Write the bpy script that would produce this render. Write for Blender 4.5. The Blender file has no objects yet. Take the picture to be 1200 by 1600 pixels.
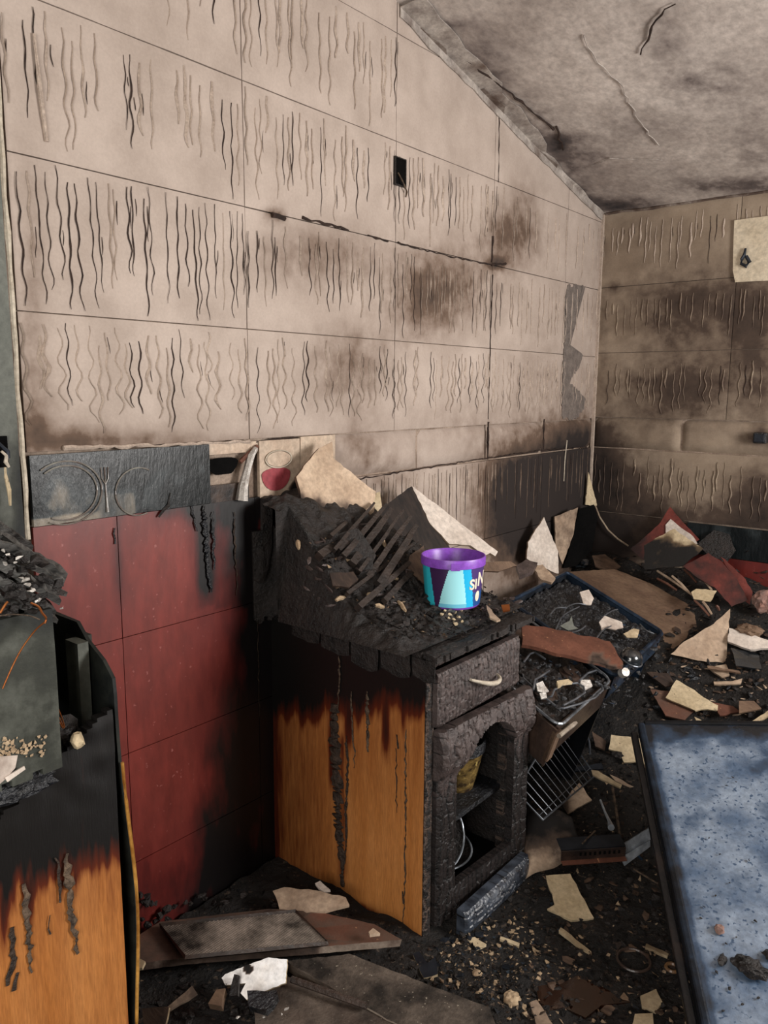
import bpy, bmesh, math, random
from mathutils import Vector, Matrix, noise

SC = bpy.context.scene
COL = SC.collection
R = random.Random(7)

# ---------------------------------------------------------------- camera, world, lights, exposure
CAM = Vector((1.86, 0.0, 1.62))
FPX = 1215.33
AX = Vector((0.77276194, 0.10406527, -0.62610654))      # world X seen by the camera (right, down, forward)
AY = Vector((0.63467208, -0.11813698, 0.76369825))      # world Y
AZ = Vector((0.00550813, -0.98752928, -0.15733909))     # world Z
cd = bpy.data.cameras.new('camera'); cam = bpy.data.objects.new('camera', cd); COL.objects.link(cam)
right = Vector((AX.x, AY.x, AZ.x)); down = Vector((AX.y, AY.y, AZ.y)); fwd = Vector((AX.z, AY.z, AZ.z))
cam.matrix_world = Matrix.Translation(CAM) @ Matrix((right, -down, -fwd)).transposed().to_4x4()
cd.sensor_fit = 'VERTICAL'; cd.sensor_height = 24.0; cd.lens = FPX / 1600 * 24.0
cd.clip_start = 0.05; cd.clip_end = 50
SC.camera = cam

w = bpy.data.worlds.new('sky'); SC.world = w; w.use_nodes = True
w.node_tree.nodes['Background'].inputs[0].default_value = (0.62, 0.74, 1.0, 1)
w.node_tree.nodes['Background'].inputs[1].default_value = 0.4

def area(name, loc, aim, sx, sy, power, color):
    l = bpy.data.lights.new(name, 'AREA'); l.shape = 'RECTANGLE'; l.size = sx; l.size_y = sy
    l.energy = power; l.color = color
    o = bpy.data.objects.new(name, l); COL.objects.link(o); o.location = loc
    o.rotation_euler = (Vector(aim) - Vector(loc)).to_track_quat('-Z', 'Y').to_euler()
    return o
area('window_daylight', (3.30, 2.70, 1.70), (0.0, 2.0, 1.75), 0.95, 1.0, 84, (1.0, 0.96, 0.92))
area('doorway_daylight', (1.75, -0.95, 1.55), (0.7, 2.4, 1.2), 1.3, 1.6, 40, (1.0, 0.95, 0.88))

SC.view_settings.view_transform = 'Standard'; SC.view_settings.look = 'None'
SC.view_settings.gamma = 1.0; SC.view_settings.use_curve_mapping = False
SC.view_settings.exposure = 0.34

# ---------------------------------------------------------------- measuring helpers
def ray(u, v):
    d = Vector((u - 600, v - 800, FPX))
    return Vector((AX.dot(d), AY.dot(d), AZ.dot(d))).normalized()
def on(u, v, axis, val):
    d = ray(u, v); i = 'xyz'.index(axis)
    return CAM + d * ((val - CAM[i]) / d[i])
def onp(u, v, P, n):
    d = ray(u, v); n = Vector(n)
    return CAM + d * ((Vector(P) - CAM).dot(n) / d.dot(n))
def px(p):
    q = p - CAM
    c = AX * q.x + AY * q.y + AZ * q.z
    if c.z < 0.05: return (-999, -999)
    return (600 + FPX * c.x / c.z, 800 + FPX * c.y / c.z)
def nz(p, s=1.0, seed=0.0):
    return noise.noise(Vector(p) * s + Vector((seed, seed * 1.7, -seed)))
def smooth(a, b, x):
    t = min(1, max(0, (x - a) / (b - a))); return t * t * (3 - 2 * t)
YB = 4.10
def ceil_z(y): return 2.544 + (YB - y) * 0.2355

# ---------------------------------------------------------------- materials
def lin(h):
    h = h.lstrip('#'); v = [int(h[i:i+2], 16) / 255 for i in (0, 2, 4)]
    return tuple((x / 12.92 if x <= 0.04045 else ((x + 0.055) / 1.055) ** 2.4) for x in v) + (1,)
class NT:
    def __init__(s, m): s.t = m.node_tree; s.n = s.t.nodes; s.l = s.t.links
    def new(s, typ, **kw):
        x = s.n.new(typ)
        for k, v in kw.items():
            if k.startswith('i_'):
                x.inputs[int(k[2:]) if k[2:].isdigit() else k[2:].replace('_', ' ')].default_value = v
            else: setattr(x, k, v)
        return x
    def link(s, a, b): s.l.new(a, b)
    def math(s, op, a, b=None, clamp=False):
        x = s.n.new('ShaderNodeMath'); x.operation = op; x.use_clamp = clamp
        for i, q in enumerate((a, b)):
            if q is None: continue
            if isinstance(q, (int, float)): x.inputs[i].default_value = q
            else: s.l.new(q, x.inputs[i])
        return x.outputs[0]
    def mix(s, fac, a, b, mode='MIX'):
        x = s.n.new('ShaderNodeMix'); x.data_type = 'RGBA'; x.blend_type = mode
        for sock, q in ((x.inputs[0], fac), (x.inputs[6], a), (x.inputs[7], b)):
            if isinstance(q, (int, float)): sock.default_value = q
            elif isinstance(q, tuple): sock.default_value = q
            else: s.l.new(q, sock)
        return x.outputs[2]
def surf(name, c1, c2, scale=8, rough=0.8, bump=0.3, bscale=60, metal=0.0, soot='#171412', sootmid='#5d4c42',
         stretch=(1, 1, 1), samp=0.55, spec=0.35, wet=0.0, speck=None, cells=None, rough2=None, bdist=0.004, cvar=1.0):
    """plaster, wood, tile or metal whose soot comes from the mesh attribute 'soot' broken up by noise"""
    m = bpy.data.materials.new(name); m.use_nodes = True; t = NT(m); b = t.n['Principled BSDF']
    pos = t.new('ShaderNodeNewGeometry').outputs['Position']
    mp = t.new('ShaderNodeMapping'); mp.inputs['Scale'].default_value = stretch; t.link(pos, mp.inputs[0]); P = mp.outputs[0]
    n1 = t.new('ShaderNodeTexNoise', i_Scale=scale, i_Detail=6.0, i_Roughness=0.6); t.link(P, n1.inputs['Vector'])
    n2 = t.new('ShaderNodeTexNoise', i_Scale=bscale, i_Detail=5.0, i_Roughness=0.65); t.link(P, n2.inputs['Vector'])
    f1 = t.new('ShaderNodeMapRange', i_1=0.35, i_2=0.65); t.link(n1.outputs[0], f1.inputs[0])
    col = t.mix(f1.outputs[0], lin(c1), lin(c2))
    fb = t.new('ShaderNodeMapRange', i_1=0.3, i_2=0.7, i_3=1-.28*cvar, i_4=1+.18*cvar); t.link(n2.outputs[0], fb.inputs[0])
    mul = t.new('ShaderNodeVectorMath', operation='SCALE'); t.link(col, mul.inputs[0]); t.link(fb.outputs[0], mul.inputs['Scale']); col = mul.outputs[0]
    if speck:
        n4 = t.new('ShaderNodeTexNoise', i_Scale=speck[1], i_Detail=3.0); t.link(pos, n4.inputs['Vector'])
        f4 = t.new('ShaderNodeMapRange', i_1=speck[2], i_2=speck[2] + 0.05); t.link(n4.outputs[0], f4.inputs[0])
        col = t.mix(f4.outputs[0], col, lin(speck[0]))
    at = t.new('ShaderNodeAttribute', attribute_name='soot')
    n3 = t.new('ShaderNodeTexNoise', i_Scale=14.0, i_Detail=7.0, i_Roughness=0.62); t.link(P, n3.inputs['Vector'])
    a = t.math('SUBTRACT', n3.outputs[0], 0.5)
    a = t.math('MULTIPLY', a, samp * 2)
    gate = t.math('MULTIPLY', at.outputs['Fac'], 4.0, True)
    a = t.math('MULTIPLY', a, gate)
    a = t.math('ADD', at.outputs['Fac'], a, True)
    cr = t.new('ShaderNodeValToRGB'); e = cr.color_ramp.elements
    e[0].position = 0.0; e[0].color = (0, 0, 0, 1); e[1].position = 1.0; e[1].color = (1, 1, 1, 1)
    t.link(a, cr.inputs[0])
    m1 = t.new('ShaderNodeMapRange', i_1=0.0, i_2=0.5); t.link(a, m1.inputs[0])
    m2 = t.new('ShaderNodeMapRange', i_1=0.4, i_2=0.9); t.link(a, m2.inputs[0])
    col = t.mix(m1.outputs[0], col, lin(sootmid)); col = t.mix(m2.outputs[0], col, lin(soot))
    t.link(col, b.inputs['Base Color'])
    b.inputs['Metallic'].default_value = metal
    b.inputs['Specular IOR Level'].default_value = spec
    rr = t.new('ShaderNodeMapRange', i_1=0.3, i_2=0.7, i_3=rough if rough2 is None else rough2, i_4=rough); t.link(n1.outputs[0], rr.inputs[0])
    t.link(rr.outputs[0], b.inputs['Roughness'])
    h = n2.outputs[0]
    if cells:
        vo = t.new('ShaderNodeTexVoronoi', feature='DISTANCE_TO_EDGE', i_Scale=cells); t.link(P, vo.inputs['Vector'])
        mr = t.new('ShaderNodeMapRange', i_1=0.0, i_2=0.12); t.link(vo.outputs[0], mr.inputs[0])
        h = t.math('ADD', t.math('MULTIPLY', mr.outputs[0], 1.2), h)
    bp = t.new('ShaderNodeBump', i_Strength=bump, i_Distance=bdist); t.link(h, bp.inputs['Height'])
    t.link(bp.outputs[0], b.inputs['Normal'])
    if wet: b.inputs['Coat Weight'].default_value = wet; b.inputs['Coat Roughness'].default_value = 0.25
    return m
M = {}
M['wall'] = surf('smoked_plaster', '#bdaea3', '#a99a8f', 5, 0.85, 0.14, 120, soot='#2b2422', sootmid='#6b5749', samp=.40, cvar=.25)
M['wall_back'] = surf('browned_plaster', '#a99885', '#8f7e6c', 5, 0.85, 0.15, 120, cvar=.3, soot='#241c19', sootmid='#54453b', samp=.36)
M['ridge'] = surf('adhesive_ridge', '#bfae9f', '#a8978a', 30, 0.8, 0.3, 150, soot='#1a1513', sootmid='#6b594c')
M['ridge_pale'] = surf('pale_ridge', '#a3937f', '#7d6c5c', 30, 0.8, 0.2, 150)
M['crack'] = surf('soot_filled_crack', '#241b18', '#3b2c25', 30, 0.9, 0.2, 150)
M['joint'] = surf('sooty_joint', '#7d6c5f', '#a89687', 9, 0.95, 0.4, 120)
M['ceiling'] = surf('smoked_ceiling', '#d2c7be', '#a3978f', 2.2, 0.9, 0.35, 40, soot='#2e2a2c', sootmid='#6d625e', stretch=(1, 0.8, 1))
M['tape'] = surf('joint_tape', '#bdb4ab', '#8f8680', 14, 0.6, 0.4, 80, soot='#262325')
M['bare'] = surf('bare_grey_render', '#7b716a', '#655c57', 30, 0.9, 0.5, 160)
M['grey_green'] = surf('grey_green_paint', '#6e7068', '#5c5f58', 4, 0.6, 0.2, 60, soot='#101312', sootmid='#34362f')
M['bead'] = surf('pale_edge_bead', '#c9bfae', '#a99d8b', 20, 0.7, 0.4, 90)
M['red_tile'] = surf('red_tile', '#83362e', '#6c2720', 5, 0.42, 0.15, 22, soot='#0e0a0b', sootmid='#5e1d19', stretch=(1, 1, .35), spec=0.5, speck=('#9a5a54', 70, 0.68))
M['decor'] = surf('decor_tile', '#a39683', '#7d766c', 8, 0.3, 0.35, 70, soot='#0d1214', sootmid='#353b3d', stretch=(1, 1, .3), spec=0.35, samp=0.45, speck=('#5f7276', 70, 0.68))
M['decor_pale'] = surf('cream_tile', '#c8b6a2', '#b39c88', 9, 0.35, 0.2, 60, soot='#151314')
M['cup_red'] = surf('printed_red', '#a04a50', '#8b3a42', 9, 0.35, 0.1, 60)
M['plate_ring'] = surf('printed_ring', '#8b8a82', '#6e625c', 14, 0.25, 0.2, 60, wet=0.5)
M['floor'] = surf('ash_floor', '#17120f', '#2a221d', 10, 0.9, 0.9, 60, bdist=0.01)
M['ash'] = surf('wet_ash', '#0d0b0a', '#1e1814', 12, 0.75, 1.0, 70, bdist=0.02, spec=0.5, speck=('#4d4136', 60, 0.62))
M['char'] = surf('charred_wood', '#13100f', '#2a2320', 22, 0.62, 1.0, 75, bdist=0.010, spec=0.5, rough2=0.4, speck=('#5b5048', 120, 0.70))
M['char_grey'] = surf('ash_grey_char', '#574b48', '#352c2a', 26, 0.5, 0.7, 110, bdist=0.005, spec=0.55, rough2=0.38, soot='#080606', sootmid='#1b1615', samp=0.05)
M['char_wet'] = surf('wet_char', '#0e0f12', '#1d2026', 30, 0.32, 1.0, 60, bdist=0.012, spec=0.8)
M['char_ash'] = surf('ashy_fibrous_char', '#151414', '#8b8a86', 9, 0.6, 1.0, 80, bdist=0.01, stretch=(1, 1, 6), soot='#080606')
M['char_rail'] = surf('wet_grey_char', '#4a525e', '#1c2028', 30, 0.28, 0.6, 60, bdist=0.006, spec=0.9, soot='#050506', sootmid='#101216', samp=.05)
M['black'] = surf('soot_black', '#050505', '#0c0b0b', 10, 0.95, 0.4, 50, spec=0.1)
M['orange'] = surf('varnished_orange_wood', '#c5854a', '#b07038', 3, 0.38, 0.12, 60, soot='#131110', sootmid='#5a2310', stretch=(6, 6, 0.5), samp=0.30, spec=0.5)
M['drip'] = surf('melted_drip', '#2a211c', '#4a3c32', 60, 0.45, 1.0, 90, bdist=0.01)
M['drip_pale'] = surf('pale_drip', '#6b5948', '#2f2620', 60, 0.6, 1.0, 90, bdist=0.008)
M['gold_edge'] = surf('warped_edge_band', '#b98a45', '#7a4c1c', 12, 0.3, 0.2, 60, soot='#120f0d')
M['beige'] = surf('beige_clay', '#c9b29a', '#ab937c', 8, 0.8, 0.4, 60, soot='#161312', sootmid='#5b4b40')
M['white_shard'] = surf('whitish_clay', '#d8cdc2', '#c4b7ab', 7, 0.7, 0.25, 60, soot='#181414', sootmid='#7a675c')
M['sunlit_shard'] = surf('sunlit_white_tile', '#ffffff', '#fbf3ea', 7, 0.6, 0.2, 60, soot='#0f0d0d', speck=('#17120f', 40, 0.70))  # sun glare on this shard put into its white base colour
M['cream'] = surf('cream_clay', '#cdbb9b', '#b3a080', 8, 0.7, 0.3, 70, soot='#14110f', sootmid='#6b5842', speck=('#1c1612', 45, 0.70))
M['brown_board'] = surf('brown_board', '#7a6350', '#5f4a3c', 5, 0.7, 0.3, 50, soot='#14100f', sootmid='#3c2f28', stretch=(1, 3, 1))
M['rust_board'] = surf('rusty_brown_board', '#704738', '#58372b', 10, 0.55, 0.3, 80, soot='#1a1312', speck=('#a87958', 60, 0.68))
M['red_shard'] = surf('red_shard', '#74342c', '#572620', 7, 0.5, 0.2, 60, soot='#120e0f', sootmid='#3b201d')
M['concrete'] = surf('ash_covered_slab', '#6a5f55', '#231e1a', 8, 0.85, 0.7, 80, soot='#12100f', bdist=0.006, speck=('#9c9384', 90, 0.68))
M['slab_edge'] = surf('pale_slab_edge', '#a89a8b', '#83766a', 12, 0.85, 0.5, 80)
M['metal_dark'] = surf('burnt_steel', '#363c45', '#191c22', 10, 0.38, 0.35, 40, metal=0.3, sootmid='#14171c', soot='#08090a', rough2=0.55)
M['metal_blue'] = surf('sky_blued_steel', '#34465c', '#161d27', 9, 0.3, 0.4, 40, metal=0.35, sootmid='#14171c', soot='#08090a', rough2=0.5)  # cool sky light put into the blue of the steel
M['metal'] = surf('bare_steel', '#c3cad2', '#878d94', 14, 0.3, 0.2, 60, metal=0.6, sootmid='#14171c', soot='#0a0a0a')
M['wire'] = surf('wire', '#8c9198', '#5b5f66', 30, 0.35, 0.1, 60, metal=0.7)
M['foil'] = surf('foil', '#e4e0da', '#b3aca4', 40, 0.3, 0.8, 120, metal=0.4)
M['hob'] = surf('brown_enamel', '#43342c', '#2a211d', 14, 0.35, 0.5, 60, sootmid='#14171c', soot='#090808', spec=0.6)
M['fridge'] = surf('blue_grey_enamel', '#8390a0', '#4a5d75', 7, 0.42, 0.4, 60, soot='#12161c', sootmid='#33475f', spec=0.7, samp=0.6, speck=('#31465f', 75, 0.60), rough2=0.25)  # blue grey enamel with the cool sky reflection mixed into its colour
M['purple'] = surf('purple_plastic', '#8a4fc0', '#8448b8', 5, 0.38, 0.03, 60, spec=0.5)
M['copper'] = surf('bare_copper', '#b5713f', '#8a4a26', 30, 0.35, 0.1, 60, metal=0.8)
M['pink_stone'] = surf('pinkish_brick', '#a0796c', '#7c6a63', 20, 0.9, 0.8, 70, soot='#14110f')
M['mortar'] = surf('mortar_crumb', '#b7a184', '#8b745b', 40, 0.9, 0.6, 90, soot='#14110f')
M['gold_pot'] = surf('scorched_gold_glaze', '#8f7644', '#2b1f17', 26, 0.3, 0.5, 90, stretch=(1, 1, 1.6), speck=('#b09a5c', 60, 0.62))
M['glass_dark'] = surf('sooty_glass', '#20262b', '#0d1013', 10, 0.08, 0.05, 30, spec=1.0, wet=0.8)
M['water'] = surf('rusty_puddle', '#2c1407', '#150a04', 8, 0.06, 0.1, 20, spec=0.9, wet=0.6)
M['mesh_metal'] = surf('grease_filter_wire', '#94887d', '#2b2622', 9, 0.45, 0.3, 80, metal=0.2)
M['cream_board'] = surf('cream_patch', '#dacdb6', '#c6b79e', 6, 0.8, 0.2, 50, soot='#3f4148')
def attr_mat(name, attr, rough=0.4, spec=0.5, bump=0.0, bscale=60):
    m = bpy.data.materials.new(name); m.use_nodes = True; t = NT(m); b = t.n['Principled BSDF']
    a = t.new('ShaderNodeAttribute', attribute_name=attr); t.link(a.outputs['Color'], b.inputs['Base Color'])
    b.inputs['Roughness'].default_value = rough; b.inputs['Specular IOR Level'].default_value = spec
    if bump:
        n2 = t.new('ShaderNodeTexNoise', i_Scale=bscale, i_Detail=4.0)
        bp = t.new('ShaderNodeBump', i_Strength=bump, i_Distance=0.005); t.link(n2.outputs[0], bp.inputs['Height']); t.link(bp.outputs[0], b.inputs['Normal'])
    return m
M['label'] = attr_mat('printed_label', 'print', 0.35)
M['crumbs'] = attr_mat('crumb_mix', 'print', 0.8, 0.3, 0.8, 200)
M['lettering'] = surf('cream_lettering', '#f2e6cf', '#f2e6cf', 5, 0.5, 0, 50)

# ---------------------------------------------------------------- object helpers
def thing(name, label, cat, loc, group=None, kind=None):
    o = bpy.data.objects.new(name, None); COL.objects.link(o); o.location = loc; o.empty_display_size = 0.05
    if kind: o['kind'] = kind
    else: o['label'] = label; o['category'] = cat
    if group: o['group'] = group
    return o
def tag(o, label, cat, group=None, kind=None):
    o['label'] = label; o['category'] = cat
    if group: o['group'] = group
    if kind: o['kind'] = kind
    return o
def wloc(o):
    v = Vector((0, 0, 0))
    while o is not None: v += o.location; o = o.parent
    return v
def mk(name, verts, faces, mat, parent=None, soot=None, sm=False, mats=None, mi=None, color=None, kind=None, bevel=0):
    """link one mesh given in world coordinates; its origin goes to its centre"""
    verts = [Vector(v) for v in verts]
    lo = Vector([min(v[i] for v in verts) for i in range(3)]); hi = Vector([max(v[i] for v in verts) for i in range(3)])
    c = (lo + hi) / 2; c.z = lo.z
    me = bpy.data.meshes.new(name); me.from_pydata([v - c for v in verts], [], faces)
    me.materials.append(M[mat] if isinstance(mat, str) else mat)
    for x in (mats or []): me.materials.append(M[x])
    if mi:
        for f, i in zip(me.polygons, mi): f.material_index = i
    if soot is not None:
        a = me.attributes.new('soot', 'FLOAT', 'POINT')
        vals = [soot(v) for v in verts] if callable(soot) else ([soot] * len(verts) if isinstance(soot, (int, float)) else soot)
        a.data.foreach_set('value', vals)
    if color is not None:
        a = me.attributes.new('print', 'FLOAT_COLOR', 'FACE')
        a.data.foreach_set('color', [x for c4 in color for x in c4])
    if sm: me.polygons.foreach_set('use_smooth', [True] * len(me.polygons))
    me.update(); bm = bmesh.new(); bm.from_mesh(me)
    bmesh.ops.recalc_face_normals(bm, faces=bm.faces); bm.to_mesh(me); bm.free()
    if sm: me.set_sharp_from_angle(angle=math.radians(42))
    o = bpy.data.objects.new(name, me); COL.objects.link(o)
    o.location = c
    if parent is not None: o.parent = parent; o.location = c - wloc(parent)
    if kind: o['kind'] = kind
    if bevel:
        md = o.modifiers.new('edge', 'BEVEL'); md.width = bevel; md.segments = 2
    return o
def boxv(P, U, V, W):
    P, U, V, W = map(Vector, (P, U, V, W))
    vs = [P, P+U, P+U+V, P+V, P+W, P+U+W, P+U+V+W, P+V+W]
    fs = [(0,3,2,1),(4,5,6,7),(0,1,5,4),(1,2,6,5),(2,3,7,6),(3,0,4,7)]
    return vs, fs
def box(name, P, U, V, W, mat, parent=None, soot=None, bevel=0, **k):
    v, f = boxv(P, U, V, W); return mk(name, v, f, mat, parent, soot, bevel=bevel, **k)
def aabb(name, a, b, mat, parent=None, soot=None, bevel=0, **k):
    return box(name, a, (b[0]-a[0],0,0), (0,b[1]-a[1],0), (0,0,b[2]-a[2]), mat, parent, soot, bevel, **k)
class MB:
    def __init__(s): s.v = []; s.f = []; s.c = []; s.m = []
    def add(s, vs, fs, col=None, mi=0):
        n = len(s.v); s.v += [Vector(x) for x in vs]; s.f += [tuple(i + n for i in f) for f in fs]
        s.c += [col] * len(fs); s.m += [mi] * len(fs)
        return s
    def box(s, P, U, V, W, **k): return s.add(*boxv(P, U, V, W), **k)
    def tube(s, pts, r, n=6, closed=False, **k):
        pts = [Vector(p) for p in pts]; N = len(pts); vs = []; fs = []
        rr = r if isinstance(r, (list, tuple)) else [r] * N
        for i, p in enumerate(pts):
            a = pts[(i-1) % N] if (closed or i > 0) else p; b = pts[(i+1) % N] if (closed or i < N-1) else p
            d = (b - a).normalized() if (b - a).length > 1e-9 else Vector((0,0,1))
            x = d.cross(Vector((0,0,1)));
            if x.length < 0.05: x = d.cross(Vector((1,0,0)))
            x.normalize(); y = d.cross(x)
            for k_ in range(n):
                t = 2*math.pi*k_/n; vs.append(p + (x*math.cos(t) + y*math.sin(t)) * rr[i])
        for i in range(N if closed else N-1):
            j = (i+1) % N
            for k_ in range(n): fs.append((i*n+k_, i*n+(k_+1)%n, j*n+(k_+1)%n, j*n+k_))
        if not closed: fs.append(tuple(range(n))[::-1]); fs.append(tuple((N-1)*n+k_ for k_ in range(n)))
        return s.add(vs, fs, **k)
    def build(s, name, mat, parent=None, **k):
        if s.c and s.c[0] is not None: k['color'] = s.c
        if any(s.m): k['mi'] = s.m
        return mk(name, s.v, s.f, mat, parent, **k)
def lathe(name, c, prof, mat, parent=None, n=48, axis=(0,0,1), **k):
    c = Vector(c); az = Vector(axis).normalized(); ax = az.cross(Vector((0.3,1,0.1))).normalized(); ay = az.cross(ax)
    vs = []; fs = []
    for r, z in prof:
        for i in range(n):
            t = 2*math.pi*i/n; vs.append(c + az*z + (ax*math.cos(t)+ay*math.sin(t))*r)
    for j in range(len(prof)-1):
        for i in range(n): fs.append((j*n+i, j*n+(i+1)%n, (j+1)*n+(i+1)%n, (j+1)*n+i))
    return mk(name, vs, fs, mat, parent, sm=True, **k)
def grid_panel(name, P, U, V, N, nu, nv, thick, mat, parent=None, h=None, soot=None, keep=None, sm=False, clampz=None, mats=None, **k):
    """a board: front grid displaced along N by h(u,v,point), flat back THICK behind it, closed sides"""
    P, U, V, N = Vector(P), Vector(U), Vector(V), Vector(N).normalized()
    vs = []; fs = []
    for j in range(nv+1):
        for i in range(nu+1):
            u, v = i/nu, j/nv; p = P + U*u + V*v
            if clampz: p.z = min(p.z, clampz(p.y))
            if h: p = p + N*h(u, v, p)
            vs.append(p)
    n0 = len(vs)
    for j in range(nv+1):
        for i in range(nu+1):
            u, v = i/nu, j/nv; p = P + U*u + V*v
            if clampz: p.z = min(p.z, clampz(p.y))
            vs.append(p - N*thick)
    id = lambda i, j: j*(nu+1)+i
    K = {}
    for j in range(nv):
        for i in range(nu): K[(i,j)] = (keep is None or keep((i+.5)/nu, (j+.5)/nv))
    for (i,j), on_ in K.items():
        if not on_: continue
        q = (id(i,j), id(i+1,j), id(i+1,j+1), id(i,j+1)); fs.append(q); fs.append(tuple(x+n0 for x in q)[::-1])
        for (di,dj,a,b) in ((0,-1,(i,j),(i+1,j)),(1,0,(i+1,j),(i+1,j+1)),(0,1,(i+1,j+1),(i,j+1)),(-1,0,(i,j+1),(i,j))):
            if not K.get((i+di,j+dj), False):
                A, B = id(*a), id(*b); fs.append((A, A+n0, B+n0, B))
    used = sorted({x for f in fs for x in f}); mp = {x: q for q, x in enumerate(used)}
    vs = [vs[x] for x in used]; fs = [tuple(mp[x] for x in f) for f in fs]
    return mk(name, vs, fs, mat, parent, soot=soot, sm=sm, mats=mats, **k)
def alligator(cu, cv, depth=0.006, seed=0.0, w=0.10):
    """height of charred wood cracked into little blocks of about cu by cv metres"""
    def f(a, b):
        a2 = a/cu + .75*noise.noise(Vector((a*16, b*16, seed))) + .12*noise.noise(Vector((a*60, b*60, seed)))
        i = math.floor(a2); fa = a2 - i
        h1 = (math.sin(i*127.1+seed*31.7)*43758.5453) % 1.0
        b2 = b/(cv*(.7+.7*h1)) + h1*7 + .70*noise.noise(Vector((a*18+5, b*18, seed+3))) + .10*noise.noise(Vector((a*70, b*70, seed)))
        j = math.floor(b2); fb = b2 - j
        h2 = (math.sin(i*269.5+j*183.3+seed)*43758.5453) % 1.0
        e = min(min(fa, 1-fa)*cu, min(fb, 1-fb)*cv*(.7+.7*h1)*(1 if h2 > .3 else 9))
        t = min(1.0, e/.0045)
        return depth * (t ** 0.5) * (.75+.35*h2) + 0.0012 * noise.noise(Vector((a*80, b*80, seed)))
    return f
def crackdark(f, depth):
    return lambda p: max(0.0, 1 - f(p.y, p.z)/(depth*.62))
def rough_poly(pts, step, amp, seed):
    out = []; n = len(pts); rr = random.Random(seed)
    for i in range(n):
        a, b = Vector(pts[i]), Vector(pts[(i+1) % n]); L = (b-a).length; k = max(1, int(L/step))
        d = (b-a).normalized()
        for q in range(k):
            p = a.lerp(b, q/k)
            if q: p = p + Vector((rr.uniform(-amp, amp), rr.uniform(-amp, amp), rr.uniform(-amp, amp)))
            out.append(p)
    return out
def slab(name, pts, n, thick, mat, side=None, parent=None, rough=0.0025, soot=None, seed=1, bend=0.0, step=0.02, flat=True):
    """a flat broken piece: outline PTS (world), thickness away from the viewer along -n"""
    n = Vector(n).normalized(); pts = rough_poly(pts, step, rough, seed)
    p0 = sum(pts, Vector())/len(pts); pts = [p - n*((p-p0).dot(n)*.85 if flat else 0) for p in pts]
    c = sum(pts, Vector()) / len(pts)
    N = len(pts)
    inner = [c.lerp(p, 0.55) for p in pts]
    def bd(p, q=1): 
        r = (p-c).length
        return p - n * (bend * r * r * 8)
    vs = [bd(p) for p in pts] + [bd(p) for p in inner] + [bd(c)]
    vs += [bd(c.lerp(p, 0.985)) - n*thick for p in pts]
    fs = []; mi = []
    for i in range(N):
        j = (i+1) % N
        fs.append((i, j, N+j, N+i)); mi.append(0)
        fs.append((N+i, N+j, 2*N)); mi.append(0)
        fs.append((i, 2*N+1+i, 2*N+1+j, j)); mi.append(1)
    fs.append(tuple(2*N+1+i for i in range(N))[::-1]); mi.append(1)
    return mk(name, vs, fs, mat, parent, soot=soot, mats=[side or mat], mi=mi)
def hull(c, size, seed, n=14, squash=(1,1,1)):
    rr = random.Random(seed); bm = bmesh.new()
    for _ in range(n):
        v = Vector((rr.gauss(0,1), rr.gauss(0,1), rr.gauss(0,1))).normalized() * rr.uniform(0.75, 1)
        bm.verts.new((v.x*size*squash[0], v.y*size*squash[1], v.z*size*squash[2]))
    r = bmesh.ops.convex_hull(bm, input=bm.verts)
    bmesh.ops.delete(bm, geom=list({g for g in r['geom_unused'] + r['geom_interior'] if isinstance(g, bmesh.types.BMVert)}), context='VERTS')
    bm.verts.index_update()
    vs = [v.co + Vector(c) for v in bm.verts]; fs = [tuple(v.index for v in f.verts) for f in bm.faces]; bm.free()
    return vs, fs

# ---------------------------------------------------------------- soot stains, measured on the walls where they are
BL = [  # centre, radii, strength
 (700,440,75,60,.48),(800,365,42,45,.62),(500,400,90,42,.45),(545,570,55,60,.50),(660,480,50,50,.42),(835,800,75,110,1.05),(790,800,40,80,.55),
 (600,740,55,35,.35),(905,770,45,85,.95),(905,680,50,28,.42),(50,470,22,190,.30),(110,690,130,26,.55),(60,640,30,60,.35),
 (850,560,40,90,.12),(850,740,80,40,.4),(820,300,20,40,.2),(700,660,60,30,.18),(560,690,30,40,.30),(430,335,14,10,.7),(775,412,14,8,.8),(330,690,200,14,.25),
 (1075,480,95,55,.62),(1060,610,95,52,.80),(1180,500,45,70,.62),(1185,610,30,50,.45),(985,790,70,75,.85),(950,720,30,60,.35),(1100,830,80,45,.65),(1190,800,60,70,.95),
 (735,440,8,8,0),(960,450,9,9,.7),(1190,683,30,14,.6),(940,860,60,40,1.1),(1080,480,150,120,.18),(1000,360,60,30,.2),
 (942,500,8,180,.25)]
def wall_soot(p):
    u, v = px(p); s = 0.0
    for cx, cy, rx, ry, k in BL:
        d = ((u-cx)/rx)**2 + ((v-cy)/ry)**2
        if d < 5: s += k * math.exp(-d*0.9)
    s *= .85 if p.y < YB-.05 else .70
    return min(1.0, s)

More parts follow.
